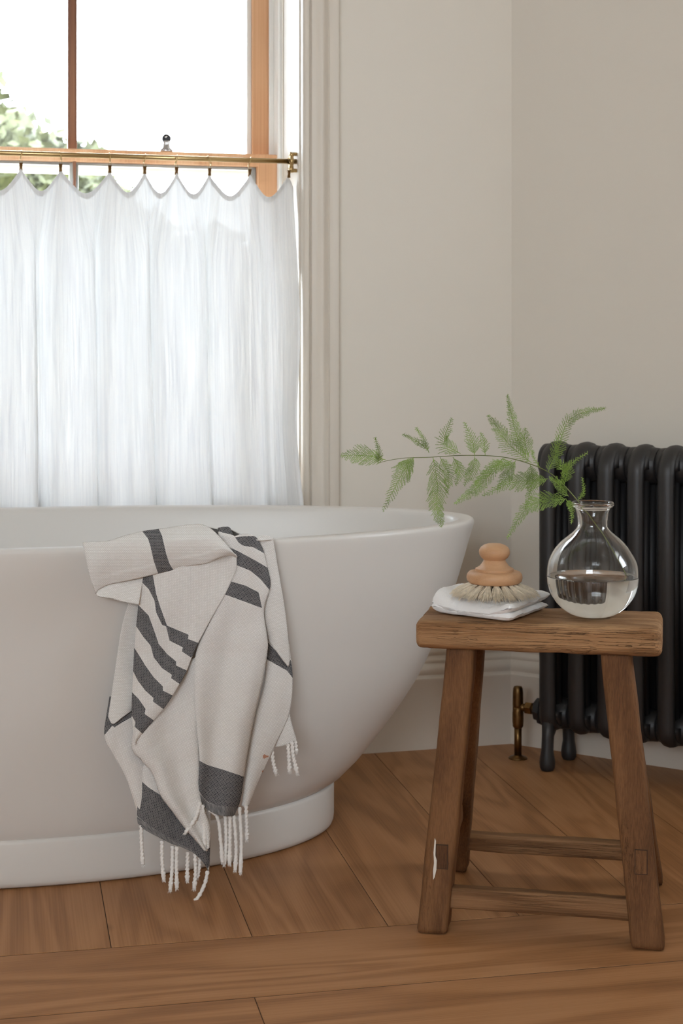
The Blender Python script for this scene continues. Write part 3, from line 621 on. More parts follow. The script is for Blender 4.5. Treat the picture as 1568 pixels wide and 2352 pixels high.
def leg(name, x, y, parent):
    mb = MB(); sg = -1 if y < 0 else 1
    prof = [(0.0, 0.0005), (0.0135, 0.001), (0.0165, 0.007), (0.0175, 0.018), (0.0160, 0.030), (0.0135, 0.045), (0.0135, 0.075), (0.0150, 0.12)]
    vs_, n = [], 16
    for r, z in prof:
        for i in range(n):
            a = 2 * math.pi * i / n; vs_.append(Vector((x + r * math.cos(a), y + r * math.sin(a) - sg * max(0, z - 0.05) * 0.12, z)))
    fs_ = [(k * n + i, k * n + (i + 1) % n, (k + 1) * n + (i + 1) % n, (k + 1) * n + i) for k in range(len(prof) - 1) for i in range(n)] + [tuple((len(prof) - 1) * n + i for i in range(n))]
    mb.add(vs_, fs_)
    mb.prism([(y - sg * 0.012, 0.075), (y + sg * 0.004, 0.070), (y + sg * 0.006, 0.13), (y - sg * 0.06, 0.13), (y - sg * 0.045, 0.095), (y - sg * 0.022, 0.085)], x - 0.011, x + 0.011, lambda p, q, t: Vector((t, p, q)))
    return mb.build(name, M['iron'], parent)
for kx in (0, NSEC - 1):
    leg('leg', PITCH * kx, -0.056, rad); leg('leg', PITCH * kx, 0.056, rad)
ZV = ZB + 0.035
mb = MB(); X90 = Matrix.Rotation(R(-90), 4, 'Y')
mb.lathe([(0.030, 0.033), (0.034, 0.036), (0.034, 0.041), (0.026, 0.043), (0.026, 0.052), (0.024, 0.054)], 8, Matrix.Translation((0, 0, ZV)) @ X90)
smooth_by_angle(mb.build('end_bush', M['iron'], rad), 30)
# valve on its pipe
VS = 0.0826
val = tag(empty('radiator_valve', rp_(VS, -NM, 0), -RA), 'aged brass radiator valve on a floor pipe in the corner', 'valve')
MB().lathe([(0.0, 0.0003), (0.0215, 0.0003), (0.0215, 0.002), (0.0185, 0.0045), (0.0095, 0.0065), (0.0095, 0.008)], 32).build('floor_collar', M['old_brass'], val)
MB().lathe([(0.0085, 0.004), (0.0085, 0.078)], 20).build('pipe', M['old_brass'], val)
mb = MB().lathe([(0.0095, 0.070), (0.0122, 0.074), (0.0122, 0.080), (0.0128, 0.083), (0.0128, 0.104), (0.0122, 0.110), (0.0122, 0.118)], 24)
mb.tube([(0, 0, ZV), (0.022, 0, ZV)], 0.009, 16); mb.build('valve_body', M['old_brass'], val)
MB().lathe([(0.0118, 0.117), (0.0124, 0.122), (0.0118, 0.150), (0.0108, 0.160), (0.0085, 0.1645), (0.0, 0.166)], 24).build('valve_head', M['old_brass'], val)
mb = MB().lathe([(0.0125, 0.020), (0.0145, 0.022), (0.0145, 0.036), (0.0125, 0.038)], 6, Matrix.Translation((0, 0, ZV)) @ Matrix.Rotation(R(90), 4, 'Y') @ Matrix.Rotation(R(15), 4, 'Z'))
smooth_by_angle(mb.build('hex_nut', M['old_brass'], val), 20)
MB().tube([(0.036, 0, ZV), (0.046, 0, ZV)], 0.0095, 18).build('tail_piece', M['brass'], val)

# ------------------------------------------------------------------ wooden stool
ST = R(-11.5)
SC = Vector((0.3300, 2.632, 0)); STZ = 0.497
stool = tag(empty('stool', SC, ST), 'rustic weathered wooden stool with splayed legs beside the bathtub', 'stool')
def worn_box(hx, hy, z0, z1, nx, ny, nz, r, amp, fr, seed, bot=1.0):
    """a rounded, slightly uneven block: subdivided box whose edges are rounded by r and whose faces wander by amp"""
    bm = bmesh.new(); vs = {}; faces = []
    def vert(i, j, k):
        key = (i, j, k)
        if key not in vs:
            x, y, z = -hx + 2 * hx * i / nx, -hy + 2 * hy * j / ny, z0 + (z1 - z0) * k / nz
            c = Vector((max(-hx + r, min(hx - r, x)), max(-hy + r, min(hy - r, y)), max(z0 + r, min(z1 - r, z))))
            d = Vector((x, y, z)) - c
            if d.length > 1e-9: p = c + d.normalized() * min(d.length, r)
            else: p = Vector((x, y, z))
            p = p + Vector(noise.noise_vector(p * fr + Vector((seed, seed * 2, 0)))) * amp + Vector(noise.noise_vector(p * fr * 5 + Vector((seed, 7, 0)))) * amp * 0.3
            vs[key] = bm.verts.new(p)
        return vs[key]
    for i in range(nx):
        for j in range(ny):
            faces.append([vert(i, j, 0), vert(i, j + 1, 0), vert(i + 1, j + 1, 0), vert(i + 1, j, 0)]); faces.append([vert(i, j, nz), vert(i + 1, j, nz), vert(i + 1, j + 1, nz), vert(i, j + 1, nz)])
        for k in range(nz):
            faces.append([vert(i, 0, k), vert(i + 1, 0, k), vert(i + 1, 0, k + 1), vert(i, 0, k + 1)]); faces.append([vert(i, ny, k), vert(i, ny, k + 1), vert(i + 1, ny, k + 1), vert(i + 1, ny, k)])
    for j in range(ny):
        for k in range(nz):
            faces.append([vert(0, j, k), vert(0, j, k + 1), vert(0, j + 1, k + 1), vert(0, j + 1, k)]); faces.append([vert(nx, j, k), vert(nx, j + 1, k), vert(nx, j + 1, k + 1), vert(nx, j, k + 1)])
    for f_ in faces: bm.faces.new(f_)
    return bm
def bm_obj(name, bm, mat, parent, fn=None):
    if fn:
        for v in bm.verts: v.co = fn(v.co)
    bmesh.ops.recalc_face_normals(bm, faces=bm.faces)
    me = bpy.data.meshes.new(name); bm.to_mesh(me); bm.free(); me.materials.append(mat); me.polygons.foreach_set('use_smooth', [True] * len(me.polygons))
    o = bpy.data.objects.new(name, me); col.objects.link(o); o.parent = parent; return o
SLX, SLY, STH = 0.197, 0.086, 0.047
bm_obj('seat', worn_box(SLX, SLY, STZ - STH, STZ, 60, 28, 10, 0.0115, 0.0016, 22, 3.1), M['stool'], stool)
def leg_fn(tx, ty, bx, by, wt, wb):
    def fn(p):
        s_ = (p.z) / (STZ - STH + 0.004); k = wb + (wt - wb) * s_
        return Vector((bx + (tx - bx) * s_ + p.x * k, by + (ty - by) * s_ + p.y * k, p.z))
    return fn
LEGS = [(-0.124, -0.045, -0.165, -0.098, 1.0, 1.04), (0.124, -0.045, 0.176, -0.098, 1.05, 1.10), (-0.118, 0.045, -0.168, 0.204, 0.9, 0.92), (0.118, 0.045, 0.176, 0.200, 0.9, 0.95)]
legs = []
for i, (tx, ty, bx, by, wt, wb) in enumerate(LEGS):
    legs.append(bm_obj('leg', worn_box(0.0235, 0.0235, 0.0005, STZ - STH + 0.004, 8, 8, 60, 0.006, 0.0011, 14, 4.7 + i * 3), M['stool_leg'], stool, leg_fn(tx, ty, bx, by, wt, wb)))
def leg_at(i, z):
    tx, ty, bx, by, _, _ = LEGS[i]; s_ = z / (STZ - STH + 0.004); return Vector((bx + (tx - bx) * s_, by + (ty - by) * s_, z))
def stretcher(i, j, z, hy, hz, seed, ext=0.0):
    a, b = leg_at(i, z), leg_at(j, z); d = (b - a); ln = d.length; d.normalize(); sd = Vector((-d.y, d.x, 0)); mid = (a + b) / 2
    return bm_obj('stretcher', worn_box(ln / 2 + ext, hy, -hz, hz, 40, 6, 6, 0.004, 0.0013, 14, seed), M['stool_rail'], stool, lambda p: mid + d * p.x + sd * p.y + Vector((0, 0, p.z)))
stretcher(0, 1, 0.054, 0.0125, 0.0165, 1.3); stretcher(2, 3, 0.059, 0.0125, 0.0155, 8.2)
stretcher(0, 2, 0.122, 0.0080, 0.0175, 5.5, 0.016); stretcher(1, 3, 0.134, 0.0080, 0.0175, 6.5, 0.016)
TILT = (0.053 / 0.454)
for i, z in ((0, 0.122), (1, 0.134)):
    kx = LEGS[i][5] * 0.98; c = leg_at(i, z) + Vector((0.004, -0.0236 * kx - 0.0014, 0)); mb = MB(); me_ = MB()
    def pt(p, q, t): return c + Vector((p - q * 0.09 * (1 if i == 0 else -1) * 0, t + q * TILT, q))
    for x0, x1, z0, z1 in ((-0.0100, -0.0086, -0.0190, 0.0190), (0.0086, 0.0100, -0.0190, 0.0190), (-0.0100, 0.0100, 0.0176, 0.0190), (-0.0100, 0.0100, -0.0190, -0.0176)):
        mb.prism([(x0, z0), (x1, z0), (x1, z1), (x0, z1)], -0.0008, 0.004, pt)
    mb.build('mortise_gap', M['floor_gap'], legs[i], smooth=False)
    me_.prism([(-0.0086, -0.0176), (0.0086, -0.0176), (0.0086, 0.0176), (-0.0086, 0.0176)], -0.0009, 0.004, pt); me_.build('tenon_end', M['stool_leg'], legs[i], smooth=False)
c = leg_at(0, 0.112) + Vector((-0.0065, -0.0262, 0)); mb = MB()
mb.prism([(-0.0005, 0.038), (0.0015, 0.034), (0.001, 0.012), (0.0035, 0.004), (0.003, -0.010), (0.0005, -0.022), (-0.0018, -0.026), (-0.0022, -0.012), (-0.001, 0.0), (-0.002, 0.016)], -0.0006, 0.003, lambda p, q, t: c + Vector((p, t - q * 0.0, q)) + Vector((0.093 * q * 0, TILT * q, 0)))
mb.build('paint_chip', M['paint_chip'], legs[0], smooth=False)
def on_seat(px, py, dz=0.0):
    """stool-seat point under photo position, world"""
    Y = (CH - STZ - dz) * F / (py - HY); return Vector(((px - 784) / F * Y, Y, STZ + dz))

# ------------------------------------------------------------------ glass vase and water
VC = Vector((0.4140, 2.620, STZ + 0.0012)); K = VC.y / F
VP = [(0.0, 0.0), (34, 0.5), (42, 1.5), (54, 6), (66, 13.5), (76, 22), (85, 32), (94, 46), (99, 57), (103, 72), (104.6, 90), (104.4, 104), (102.5, 118), (99.5, 128), (94, 140), (87, 152), (79, 162), (70, 171.5), (60, 180), (51, 187), (43, 194), (37.5, 200), (34.2, 206), (33.6, 214), (34.8, 224), (36.8, 234), (38.6, 243), (41, 248), (46.5, 251), (49.2, 254.5), (49.0, 259), (46.2, 262)]
outer = [(r * K, z * K) for r, z in VP]
TH = 3.6
inner = [(44, 259.5), (41.5, 255), (39.0, 249), (36.4, 243), (33.8, 234), (31.6, 224), (30.4, 214), (31.0, 206), (34.3, 199.5), (40, 192.5), (48, 185), (57.5, 177.5), (67.5, 168.5), (76.2, 159.5), (84, 149.5), (91, 138), (96.2, 127), (99.2, 117), (101.0, 104), (101.2, 90), (99.6, 72), (95.6, 58), (90.4, 47.5), (81, 34), (71.5, 24.5), (61, 17), (48, 10.5), (34, 7.5), (18, 6.8), (0, 6.6)]
inn = [(r * K, z * K) for r, z in inner]
vase = tag(empty('glass_vase', VC), 'round clear glass bottle vase half filled, standing on the stool', 'vase')
vv = MB().lathe(outer + inn, 96, None, False, False)
bmv = vv.build('glass', M['glass'], vase)
b_ = bmesh.new(); b_.from_mesh(bmv.data); bmesh.ops.remove_doubles(b_, verts=b_.verts, dist=1e-6); bmesh.ops.recalc_face_normals(b_, faces=b_.faces)
for v in b_.verts:
    v.co.x += 0.0006 * noise.noise(v.co * 30) ; v.co.y += 0.0006 * noise.noise(v.co * 30 + Vector((5, 0, 0)))
b_.to_mesh(bmv.data); b_.free()
WLV = 92.0
wpf = [(0, 0)] + [(r + 0.35, z - 0.35) for r, z in sorted([p for p in inner if p[1] < WLV and p[1] > 6.7], key=lambda p: p[1])]
wpf[0] = (0.0, 6.4); 
wprof = [(r * K, z * K) for r, z in wpf] + [(101.5 * K, (WLV + 0.6) * K), (98.5 * K, (WLV - 0.4) * K), (94 * K, (WLV - 1.0) * K), (0.0, (WLV - 1.0) * K)]
wat = MB().lathe(wprof, 96, None, False, False).build('water', M['water'], None)
b_ = bmesh.new(); b_.from_mesh(wat.data); bmesh.ops.remove_doubles(b_, verts=b_.verts, dist=1e-6); bmesh.ops.recalc_face_normals(b_, faces=b_.faces); b_.to_mesh(wat.data); b_.free()
wat.location = VC; tag(wat, 'clear water filling the lower half of the round vase', 'water')

# ------------------------------------------------------------------ fern sprig
def wpx(x, y, Y): return at(x, y, Y)
sprig = tag(empty('fern_sprig', VC + Vector((0, 0, 0.05))), 'feathery green asparagus fern sprig arching left out of the vase', 'fern sprig')
sq = Matrix.Translation(-sprig.location)
VY = VC.y
stem_px = [(1446, 1338, VY + 0.02), (1420, 1285, VY + 0.012), (1375, 1215, VY + 0.0), (1330, 1155, VY - 0.012), (1290, 1110, VY - 0.025), (1255, 1082, VY - 0.03), (1200, 1060, VY - 0.035), (1140, 1048, VY - 0.03), (1060, 1046, VY - 0.02), (990, 1050, VY - 0.02), (930, 1052, VY - 0.03), (890, 1058, VY - 0.04), (868, 1064, VY - 0.045)]
spt = catmull([sq @ wpx(*p) for p in stem_px], 60)
MB().tube(spt, [0.0011 - 0.0007 * i / 60 for i in range(61)], 7).build('stem', M['stem'], sprig)
frd = random.Random(11)
FR = [([(885, 1056), (835, 1046), (784, 1046)], 52, 1), ([(868, 1064), (870, 1040), (861, 1006)], 18, 0), ([(950, 1050), (925, 1085), (880, 1172)], 52, 0), ([(981, 1032), (955, 1012), (927, 998)], 16, 0), ([(985, 1040), (972, 1008), (956, 984)], 14, 0),
      ([(994, 1050), (1004, 1110), (1003, 1165), (1013, 1208)], 58, 0), ([(1057, 1042), (1020, 1015), (1037, 962)], 40, 0), ([(1090, 1046), (1085, 1015), (1067, 972)], 34, 0), ([(1114, 1046), (1112, 1020), (1105, 996)], 22, 0), ([(1040, 1050), (1055, 1080), (1046, 1112)], 34, 0),
      ([(1155, 1052), (1115, 1100), (1085, 1128), (1046, 1156)], 38, 0), ([(1090, 1048), (1085, 1080), (1066, 1114)], 36, 0), ([(1220, 1063), (1168, 1020), (1145, 985), (1121, 955)], 40, 0), ([(1208, 1050), (1186, 1000), (1174, 950), (1165, 909)], 32, 0),
      ([(1215, 1050), (1205, 1015), (1206, 985)], 34, 0), ([(1184, 1058), (1165, 1085), (1142, 1124)], 44, 0), ([(1258, 1100), (1215, 1104), (1170, 1110), (1110, 1138)], 46, 0), ([(1300, 1146), (1250, 1150), (1205, 1172), (1165, 1235)], 42, 0),
      ([(1258, 1085), (1280, 1030), (1305, 968), (1345, 946), (1388, 938)], 34, 0), ([(1290, 1085), (1310, 1066), (1348, 1040)], 18, 0), ([(1326, 1150), (1340, 1130), (1337, 1098)], 12, 0), ([(1305, 1140), (1285, 1115), (1262, 1098)], 36, 0), ([(1300, 1148), (1312, 1165), (1312, 1200)], 20, 0),
      ([(1217, 1066), (1222, 1110), (1206, 1168)], 36, 0), ([(1175, 1058), (1130, 1075), (1090, 1110)], 30, 0), ([(1296, 1112), (1300, 1080), (1275, 1055), (1283, 1000)], 30, 0), ([(1010, 1050), (1030, 1090), (1026, 1130)], 34, 0), ([(1240, 1075), (1225, 1050), (1222, 1035)], 10, 0)]
def needle(mb, p, d, ln):
    r = d.orthogonal().normalized(); q = d.cross(r); w_ = 0.00037
    mb.add([p + r * w_, p - r * 0.5 * w_ + q * 0.87 * w_, p - r * 0.5 * w_ - q * 0.87 * w_, p + d * ln], [(0, 1, 3), (1, 2, 3), (2, 0, 3)])
for pts, wd, _ in FR:
    x0, y0 = pts[0]; n = len(pts); tipd = frd.uniform(-0.045, 0.03)
    Y0 = interp(-x0, [-p[0] for p in stem_px], [p[2] for p in stem_px])
    P3 = [sq @ wpx(x, y, Y0 + tipd * (i / (n - 1)) ** 1.2) for i, (x, y) in enumerate(pts)]
    plen = sum((P3[i + 1] - P3[i]).length for i in range(n - 1)); m = max(8, int(plen / 0.0018))
    ax = catmull(P3, m); mb = MB(); mb.tube(ax, [0.00055 * (1 - 0.6 * i / m) for i in range(m + 1)], 5)
    pn = Vector((frd.uniform(-0.5, 0.5), -1, frd.uniform(-0.3, 0.6))).normalized()          # the frond lies in a tilted plane
    wm = wd * K * 0.85
    for i in range(2, m + 1):
        s_ = i / m; t = (ax[min(i + 1, m)] - ax[i - 1]).normalized(); sd = t.cross(pn).normalized()
        side = 1 if i % 2 else -1
        prof = min(1.0, 0.35 + s_ * 3.0) * (1 - s_) ** 0.75 + 0.05
        ln = wm * prof * frd.uniform(0.75, 1.15)
        d = (t * 0.75 + sd * side * 0.9 + pn * frd.uniform(-0.25, 0.25)).normalized()
        steps = max(2, int(ln / 0.0017)); p = ax[i].copy()
        for k in range(steps):
            d = (d + t * 0.02 + Vector((0, 0, -0.012))).normalized(); q = p + d * (ln / steps)
            if k % 2 == 0:
                mb.add([p + pn * 0.0002, p - pn * 0.0002, p + d * (2 * ln / steps)], [(0, 1, 2)])
            fal = 1 - 0.5 * k / steps
            for a in range(4):
                nd = (d * 0.8 + sd * frd.uniform(-1, 1) + pn * frd.uniform(-0.8, 0.8)).normalized(); needle(mb, p, nd, frd.uniform(0.0028, 0.0055) * fal)
            p = q
    mb.build('frond', M['leaf'], sprig, smooth=False)

# ------------------------------------------------------------------ folded washcloth and bath brush on the stool
wa, wb_, wc, wd_ = on_seat(990, 1409), on_seat(1172, 1433), on_seat(1263, 1399), Vector((0.2230, 2.7320, STZ))
wash = tag(empty('washcloth', (wa + wb_ + wc + wd_) / 4), 'folded white terry washcloth on the stool under the brush', 'washcloth')
wq = Matrix.Translation(-wash.location)
def pad(name, z0, hfun, inset=(0, 0, 0, 0), n=70, seed=0, lift=None):
    vs = []; fs = []
    for side in (1, -1):
        for j in range(n + 1):
            for i in range(n + 1):
                s_, t = i / n, j / n
                S_ = inset[0] + s_ * (1 - inset[0] - inset[1]); T_ = inset[2] + t * (1 - inset[2] - inset[3])
                p = (wa * (1 - S_) + wb_ * S_) * (1 - T_) + (wd_ * (1 - S_) + wc * S_) * T_
                e_ = max(0.0, 1 - abs(2 * s_ - 1) ** 14) ** 0.5 * max(0.0, 1 - abs(2 * t - 1) ** 14) ** 0.5
                h = hfun(s_, t); base = z0 + (lift(s_, t) if lift else 0)
                z = base + h * (0.5 + 0.5 * e_ * side)
                q = Vector((p.x, p.y, p.z + z)); nv = Vector(noise.noise_vector(q * 38 + Vector((seed, 0, 0)))) * 0.0022 + Vector(noise.noise_vector(q * 420)) * 0.0007 + Vector(noise.noise_vector(q * 150)) * 0.0009
                if side < 0: nv *= 0.3
                nv.x *= 0.8; q = q + nv; q.z = max(q.z, STZ + 0.0007); vs.append(wq @ q)
    m = (n + 1) * (n + 1)
    for k in (0, m):
        fs += [(k + j * (n + 1) + i, k + j * (n + 1) + i + 1, k + (j + 1) * (n + 1) + i + 1, k + (j + 1) * (n + 1) + i) for j in range(n) for i in range(n)]
    o = mkobj(name, vs, fs, M['terry'], wash)
    b_ = bmesh.new(); b_.from_mesh(o.data); bmesh.ops.remove_doubles(b_, verts=b_.verts, dist=2e-5); bmesh.ops.recalc_face_normals(b_, faces=b_.faces); b_.to_mesh(o.data); b_.free()
    return o
def ridge(s_): return 0.0016 * math.sin(s_ * 95) * math.exp(-((s_ - 0.30) / 0.075) ** 2)
pad('lower_fold', 0.0012, lambda s_, t: 0.0150 + 0.007 * math.exp(-(s_ / 0.20) ** 2) - 0.003 * math.exp(-((s_ - 0.3) / 0.08) ** 2), (0.0, 0.006, 0.004, 0.03), seed=1)
pad('upper_fold', 0.0150, lambda s_, t: 0.0160 + 0.0130 * math.exp(-(s_ / 0.19) ** 2) - 0.0025 * math.exp(-((s_ - 0.3) / 0.07) ** 2) + ridge(s_), (0.004, 0.0, 0.0, 0.0), seed=7,
    lift=lambda s_, t: -0.0118 * max(0.0, 1 - t / 0.22) ** 1.5 * min(1, max(0, (0.97 - s_) / 0.25)) + 0.005 * max(0, t - 0.6) * s_)
BC = Vector((0.2540, 2.640, STZ + 0.0325)); KB = BC.y / F
brush = tag(empty('bath_brush', BC), 'round beech bath brush with pale bristles on the folded cloth', 'brush')
MB().lathe([(0.0, 0.0195), (0.034, 0.0195), (0.0415, 0.0205), (0.0452, 0.0238), (0.0465, 0.0290), (0.0455, 0.0345), (0.0425, 0.0385), (0.0370, 0.0400), (0.0322, 0.0402), (0.0319, 0.0402), (0.0316, 0.0442), (0.0296, 0.0450), (0.0245, 0.0482), (0.0215, 0.0520), (0.0188, 0.0560), (0.0180, 0.0585), (0.0192, 0.0600), (0.0222, 0.0625), (0.0248, 0.0665), (0.0258, 0.0710), (0.0250, 0.0755), (0.0225, 0.0795), (0.0180, 0.0828), (0.0110, 0.0850), (0.0, 0.0858)], 72, None, False, False).build('handle', M['beech'], brush)
smooth_by_angle(bpy.data.objects['handle'], 38)
brd = random.Random(21)
def tuft(ang, r0, n, out, zend, spread):
    mb = MB(); er = Vector((math.cos(ang), math.sin(ang), 0)); et = Vector((-math.sin(ang), math.cos(ang), 0)); b0 = er * r0 + Vector((0, 0, 0.0205))
    for k in range(n):
        a, b = brd.gauss(0, 1), brd.gauss(0, 1)
        p0 = b0 + er * a * 0.0011 + et * b * 0.0013
        ex = er * (out + brd.uniform(-0.006, 0.004) + a * 0.0035) + et * b * spread
        p2 = b0 + ex + Vector((0, 0, zend - 0.0205 - a * 0.003 + brd.uniform(-0.002, 0.0035)))
        p1 = b0 + ex * 0.52 + Vector((0, 0, (zend - 0.0205) * 0.36)); pp = []
        for i in range(4):
            t = i / 3; pp.append(p0 * (1 - t) ** 2 + p1 * 2 * t * (1 - t) + p2 * t * t)
        mb.tube(pp, [0.00036, 0.00034, 0.0003, 0.00015], 3, cap=False)
    return mb.build('bristle_tuft', M['bristle'], brush, smooth=True)
for k in range(19): tuft(2 * math.pi * (k + 0.2) / 19, 0.0365, 230, 0.0300, 0.0035, 0.0058)
for k in range(12): tuft(2 * math.pi * k / 12, 0.0250, 160, 0.0200, 0.0015, 0.0055)
for k in range(5): tuft(2 * math.pi * k / 5, 0.0110, 60, 0.0060, 0.0012, 0.0040)

# ------------------------------------------------------------------ striped towel over the rim
towel = tag(empty('hand_towel', at(420, 1300, 2.70)), 'white woven towel with charcoal stripes and twisted tassels over the tub rim', 'towel')
tq = Matrix.Translation(-towel.location)
def tow3(x, y, d):
    Yr = rim_front(x, 0.004) - d; y0 = HY + F * (CH - RIM_Z - 0.014) / Yr
    if y < y0: Yr += 0.062 * ((y0 - y) / 45.0) ** 1.3
    elif y > 1500: Yr -= 0.00011 * (y - 1500)
    return at(x, y, Yr)
def resample(pl, n):
    P = [Vector((a, b, 0)) for a, b in pl]
    if len(P) > 2: P = catmull(P, 12 * len(P))
    acc = [0.0]
    for a, b in zip(P, P[1:]): acc.append(acc[-1] + (b - a).length)
    out = []
    for i in range(n + 1):
        t = acc[-1] * i / n; k = 0
        while k < len(P) - 2 and acc[k + 1] < t: k += 1
        g = (acc[k + 1] - acc[k]) or 1; out.append(P[k].lerp(P[k + 1], max(0, min(1, (t - acc[k]) / g))))
    return out
def sdist(poly, x, y):
    ins = False; dm = 1e9; n = len(poly); j = n - 1
    for i in range(n):
        x1, y1 = poly[i]; x2, y2 = poly[j]
        if (y1 > y) != (y2 > y) and x < (x2 - x1) * (y - y1) / (y2 - y1) + x1: ins = not ins
        dx, dy = x2 - x1, y2 - y1; q = dx * dx + dy * dy
        t = max(0, min(1, ((x - x1) * dx + (y - y1) * dy) / q)) if q else 0
        dm = min(dm, (x - x1 - t * dx) ** 2 + (y - y1 - t * dy) ** 2); j = i
    return math.sqrt(dm) * (1 if ins else -1)
def c2(pts): return [(150 + x / 2.6133, 1150 + y / 2.6133) for x, y in pts]
def c3(pts): return [(150 + x / 2.6133, 1600 + y / 2.6133) for x, y in pts]
TV = {'v': [], 'f': [], 'uv': [], 'stripe': [], 'fray': [], 'stain': []}
def pdist(pl, x, y):
    dm = 1e9
    for (x1, y1), (x2, y2) in zip(pl, pl[1:]):
        dx, dy = x2 - x1, y2 - y1; q = dx * dx + dy * dy; t = max(0, min(1, ((x - x1) * dx + (y - y1) * dy) / q)) if q else 0
        dm = min(dm, (x - x1 - t * dx) ** 2 + (y - y1 - t * dy) ** 2)
    return math.sqrt(dm)
def layer(Lf, Rt, Tp, Bt, d0, relief, ang=0.0, stripes=(), fray=(), stain=(), step=3.2, hem=None):
    def ln(p): return sum(math.dist(a, b) for a, b in zip(p, p[1:]))
    nu = max(6, int(max(ln(Tp), ln(Bt)) / step)); nv = max(6, int(max(ln(Lf), ln(Rt)) / step))
    l, r, t, b = resample(Lf, nv), resample(Rt, nv), resample(Tp, nu), resample(Bt, nu)
    base = len(TV['v']); ca, sa = math.cos(ang), math.sin(ang); ax = sum(p.x for p in t) / len(t)
    for j in range(nv + 1):
        for i in range(nu + 1):
            u, v = i / nu, j / nv
            p = l[j] * (1 - u) + r[j] * u + t[i] * (1 - v) + b[i] * v - (l[0] * (1 - u) * (1 - v) + r[0] * u * (1 - v) + l[-1] * (1 - u) * v + r[-1] * u * v)
            x, y = p.x, p.y; d = d0 + relief(u, v) + (0.0013 if hem and pdist(hem[0], x, y) < hem[1] else 0.0) + 0.0022 * noise.noise(Vector((x * 0.035, y * 0.018, 40 + d0 * 700))) + 0.0012 * noise.noise(Vector((x * 0.02, y * 0.012, d0 * 900)))
            TV['v'].append(tq @ tow3(x, y, d)); TV['uv'].append(((x * ca - y * sa) / 4.4, (x * sa + y * ca) / 4.4))
            for key, polys in (('stripe', stripes), ('fray', fray), ('stain', stain)):
                TV[key].append(max([sdist(q, x, y) for q in polys], default=-50.0))
    TV['f'] += [(base + j * (nu + 1) + i, base + j * (nu + 1) + i + 1, base + (j + 1) * (nu + 1) + i + 1, base + (j + 1) * (nu + 1) + i) for j in range(nv) for i in range(nu)]
pil = lambda a: (lambda u, v: a * (1 - (2 * u - 1) ** 2))
# hanging panels, from the tub outwards
layer([(640, 1570), (628, 1640), (628, 1717)], [(652, 1570), (666, 1650), (680, 1700)], [(640, 1570), (652, 1570)], [(628, 1717), (655, 1711), (680, 1700)], 0.000, pil(0.003), 0.2)
layer([(252, 1600), (240, 1688), (262, 1735), (290, 1785), (315, 1858)], [(345, 1600), (345, 1690), (338, 1740), (336, 1800), (330, 1880)], [(252, 1600), (345, 1600)], [(315, 1858), (330, 1880)], 0.000, pil(0.006), 0.5,
      [[(238, 1692), (246, 1600), (306, 1600), (304, 1645), (262, 1671), (258, 1666)]])
layer([(300, 1370), (280, 1437), (265, 1533), (249, 1646)], [(350, 1370), (350, 1500), (340, 1580), (302, 1631)], [(300, 1370), (350, 1370)], [(249, 1646), (259, 1663), (280, 1648), (302, 1631)], 0.006, lambda u, v: 0.007 * math.sin(math.pi * (0.15 + 0.7 * u)) * (0.4 + 0.6 * v), 0.05)
EB = c3([(437, 760), (480, 800), (560, 845), (640, 885), (700, 905), (770, 940), (830, 1000), (858, 1055)])
layer([(345, 1650), (330, 1735), (320, 1789), (315, 1868), (317, 1891)], [(470, 1650), (478, 1760), (482, 1850), (481, 1930), (478, 2004)], [(345, 1650), (470, 1650)], EB, 0.004, lambda u, v: 0.007 * math.sin(math.pi * u) + 0.003 * math.sin(9 * u), 0.62,
      [c3([(430, 500), (445, 495), (500, 545), (575, 595), (640, 680), (720, 780), (790, 865), (840, 915), (866, 850), (870, 1000), (850, 1030), (760, 920), (640, 860), (500, 770), (430, 715)])],
      [c3([(425, 718), (437, 722), (500, 770), (640, 860), (760, 920), (850, 1030), (868, 1070), (830, 1030), (760, 970), (640, 910), (480, 830), (425, 780)])])
layer([(345, 1560), (303, 1702), (326, 1746), (349, 1773), (370, 1826), (395, 1860), (425, 1900), (452, 1931), (469, 1951)], [(470, 1500), (462, 1600), (456, 1700), (458, 1760), (461, 1837), (480, 1898), (479, 1947)], [(345, 1560), (410, 1530), (470, 1500)], [(469, 1951), (474, 1955), (479, 1947)], 0.013,
      lambda u, v: 0.014 * math.sin(math.pi * u) ** 0.8 * (0.5 + 0.5 * v) + 0.011 * math.sin(math.pi * (u * 2.2 + 0.3)) * (1 - 0.3 * v), 0.45)
# right hand panels
layer([(612, 1440), (608, 1560), (590, 1628), (575, 1696), (562, 1780), (554, 1850)], [(664, 1480), (672, 1560), (664, 1640), (636, 1703), (617, 1745), (590, 1803), (572, 1850)], [(612, 1440), (664, 1480)], [(554, 1850), (563, 1853), (572, 1850)], 0.006, lambda u, v: 0.006 * math.sin(math.pi * u), -0.35,
      [c2([(1205, 840), (1335, 980), (1352, 950), (1372, 1075), (1330, 1020), (1205, 950)])], (), [[(603, 1736), (607, 1732), (611, 1735), (617, 1736), (616, 1739), (611, 1740), (607, 1743), (604, 1741)], [(601, 1770), (606, 1769), (607, 1774), (602, 1775)]], 2.6)
layer([(586, 1238), (600, 1330), (606, 1410), (616, 1470)], [(627, 1237), (638, 1303), (651, 1380), (659, 1437), (665, 1512), (662, 1532)], [(586, 1238), (595, 1231), (607, 1229), (619, 1231), (627, 1237)], [(616, 1470), (640, 1503), (662, 1532)], 0.014, lambda u, v: 0.007 * math.sin(math.pi * u) * (0.3 + 0.7 * v), 0.12)
Dl = [(500, 1214), (505, 1300), (490, 1400), (450, 1500), (445, 1600), (452, 1676), (458, 1745), (456, 1803), (464, 1837)]
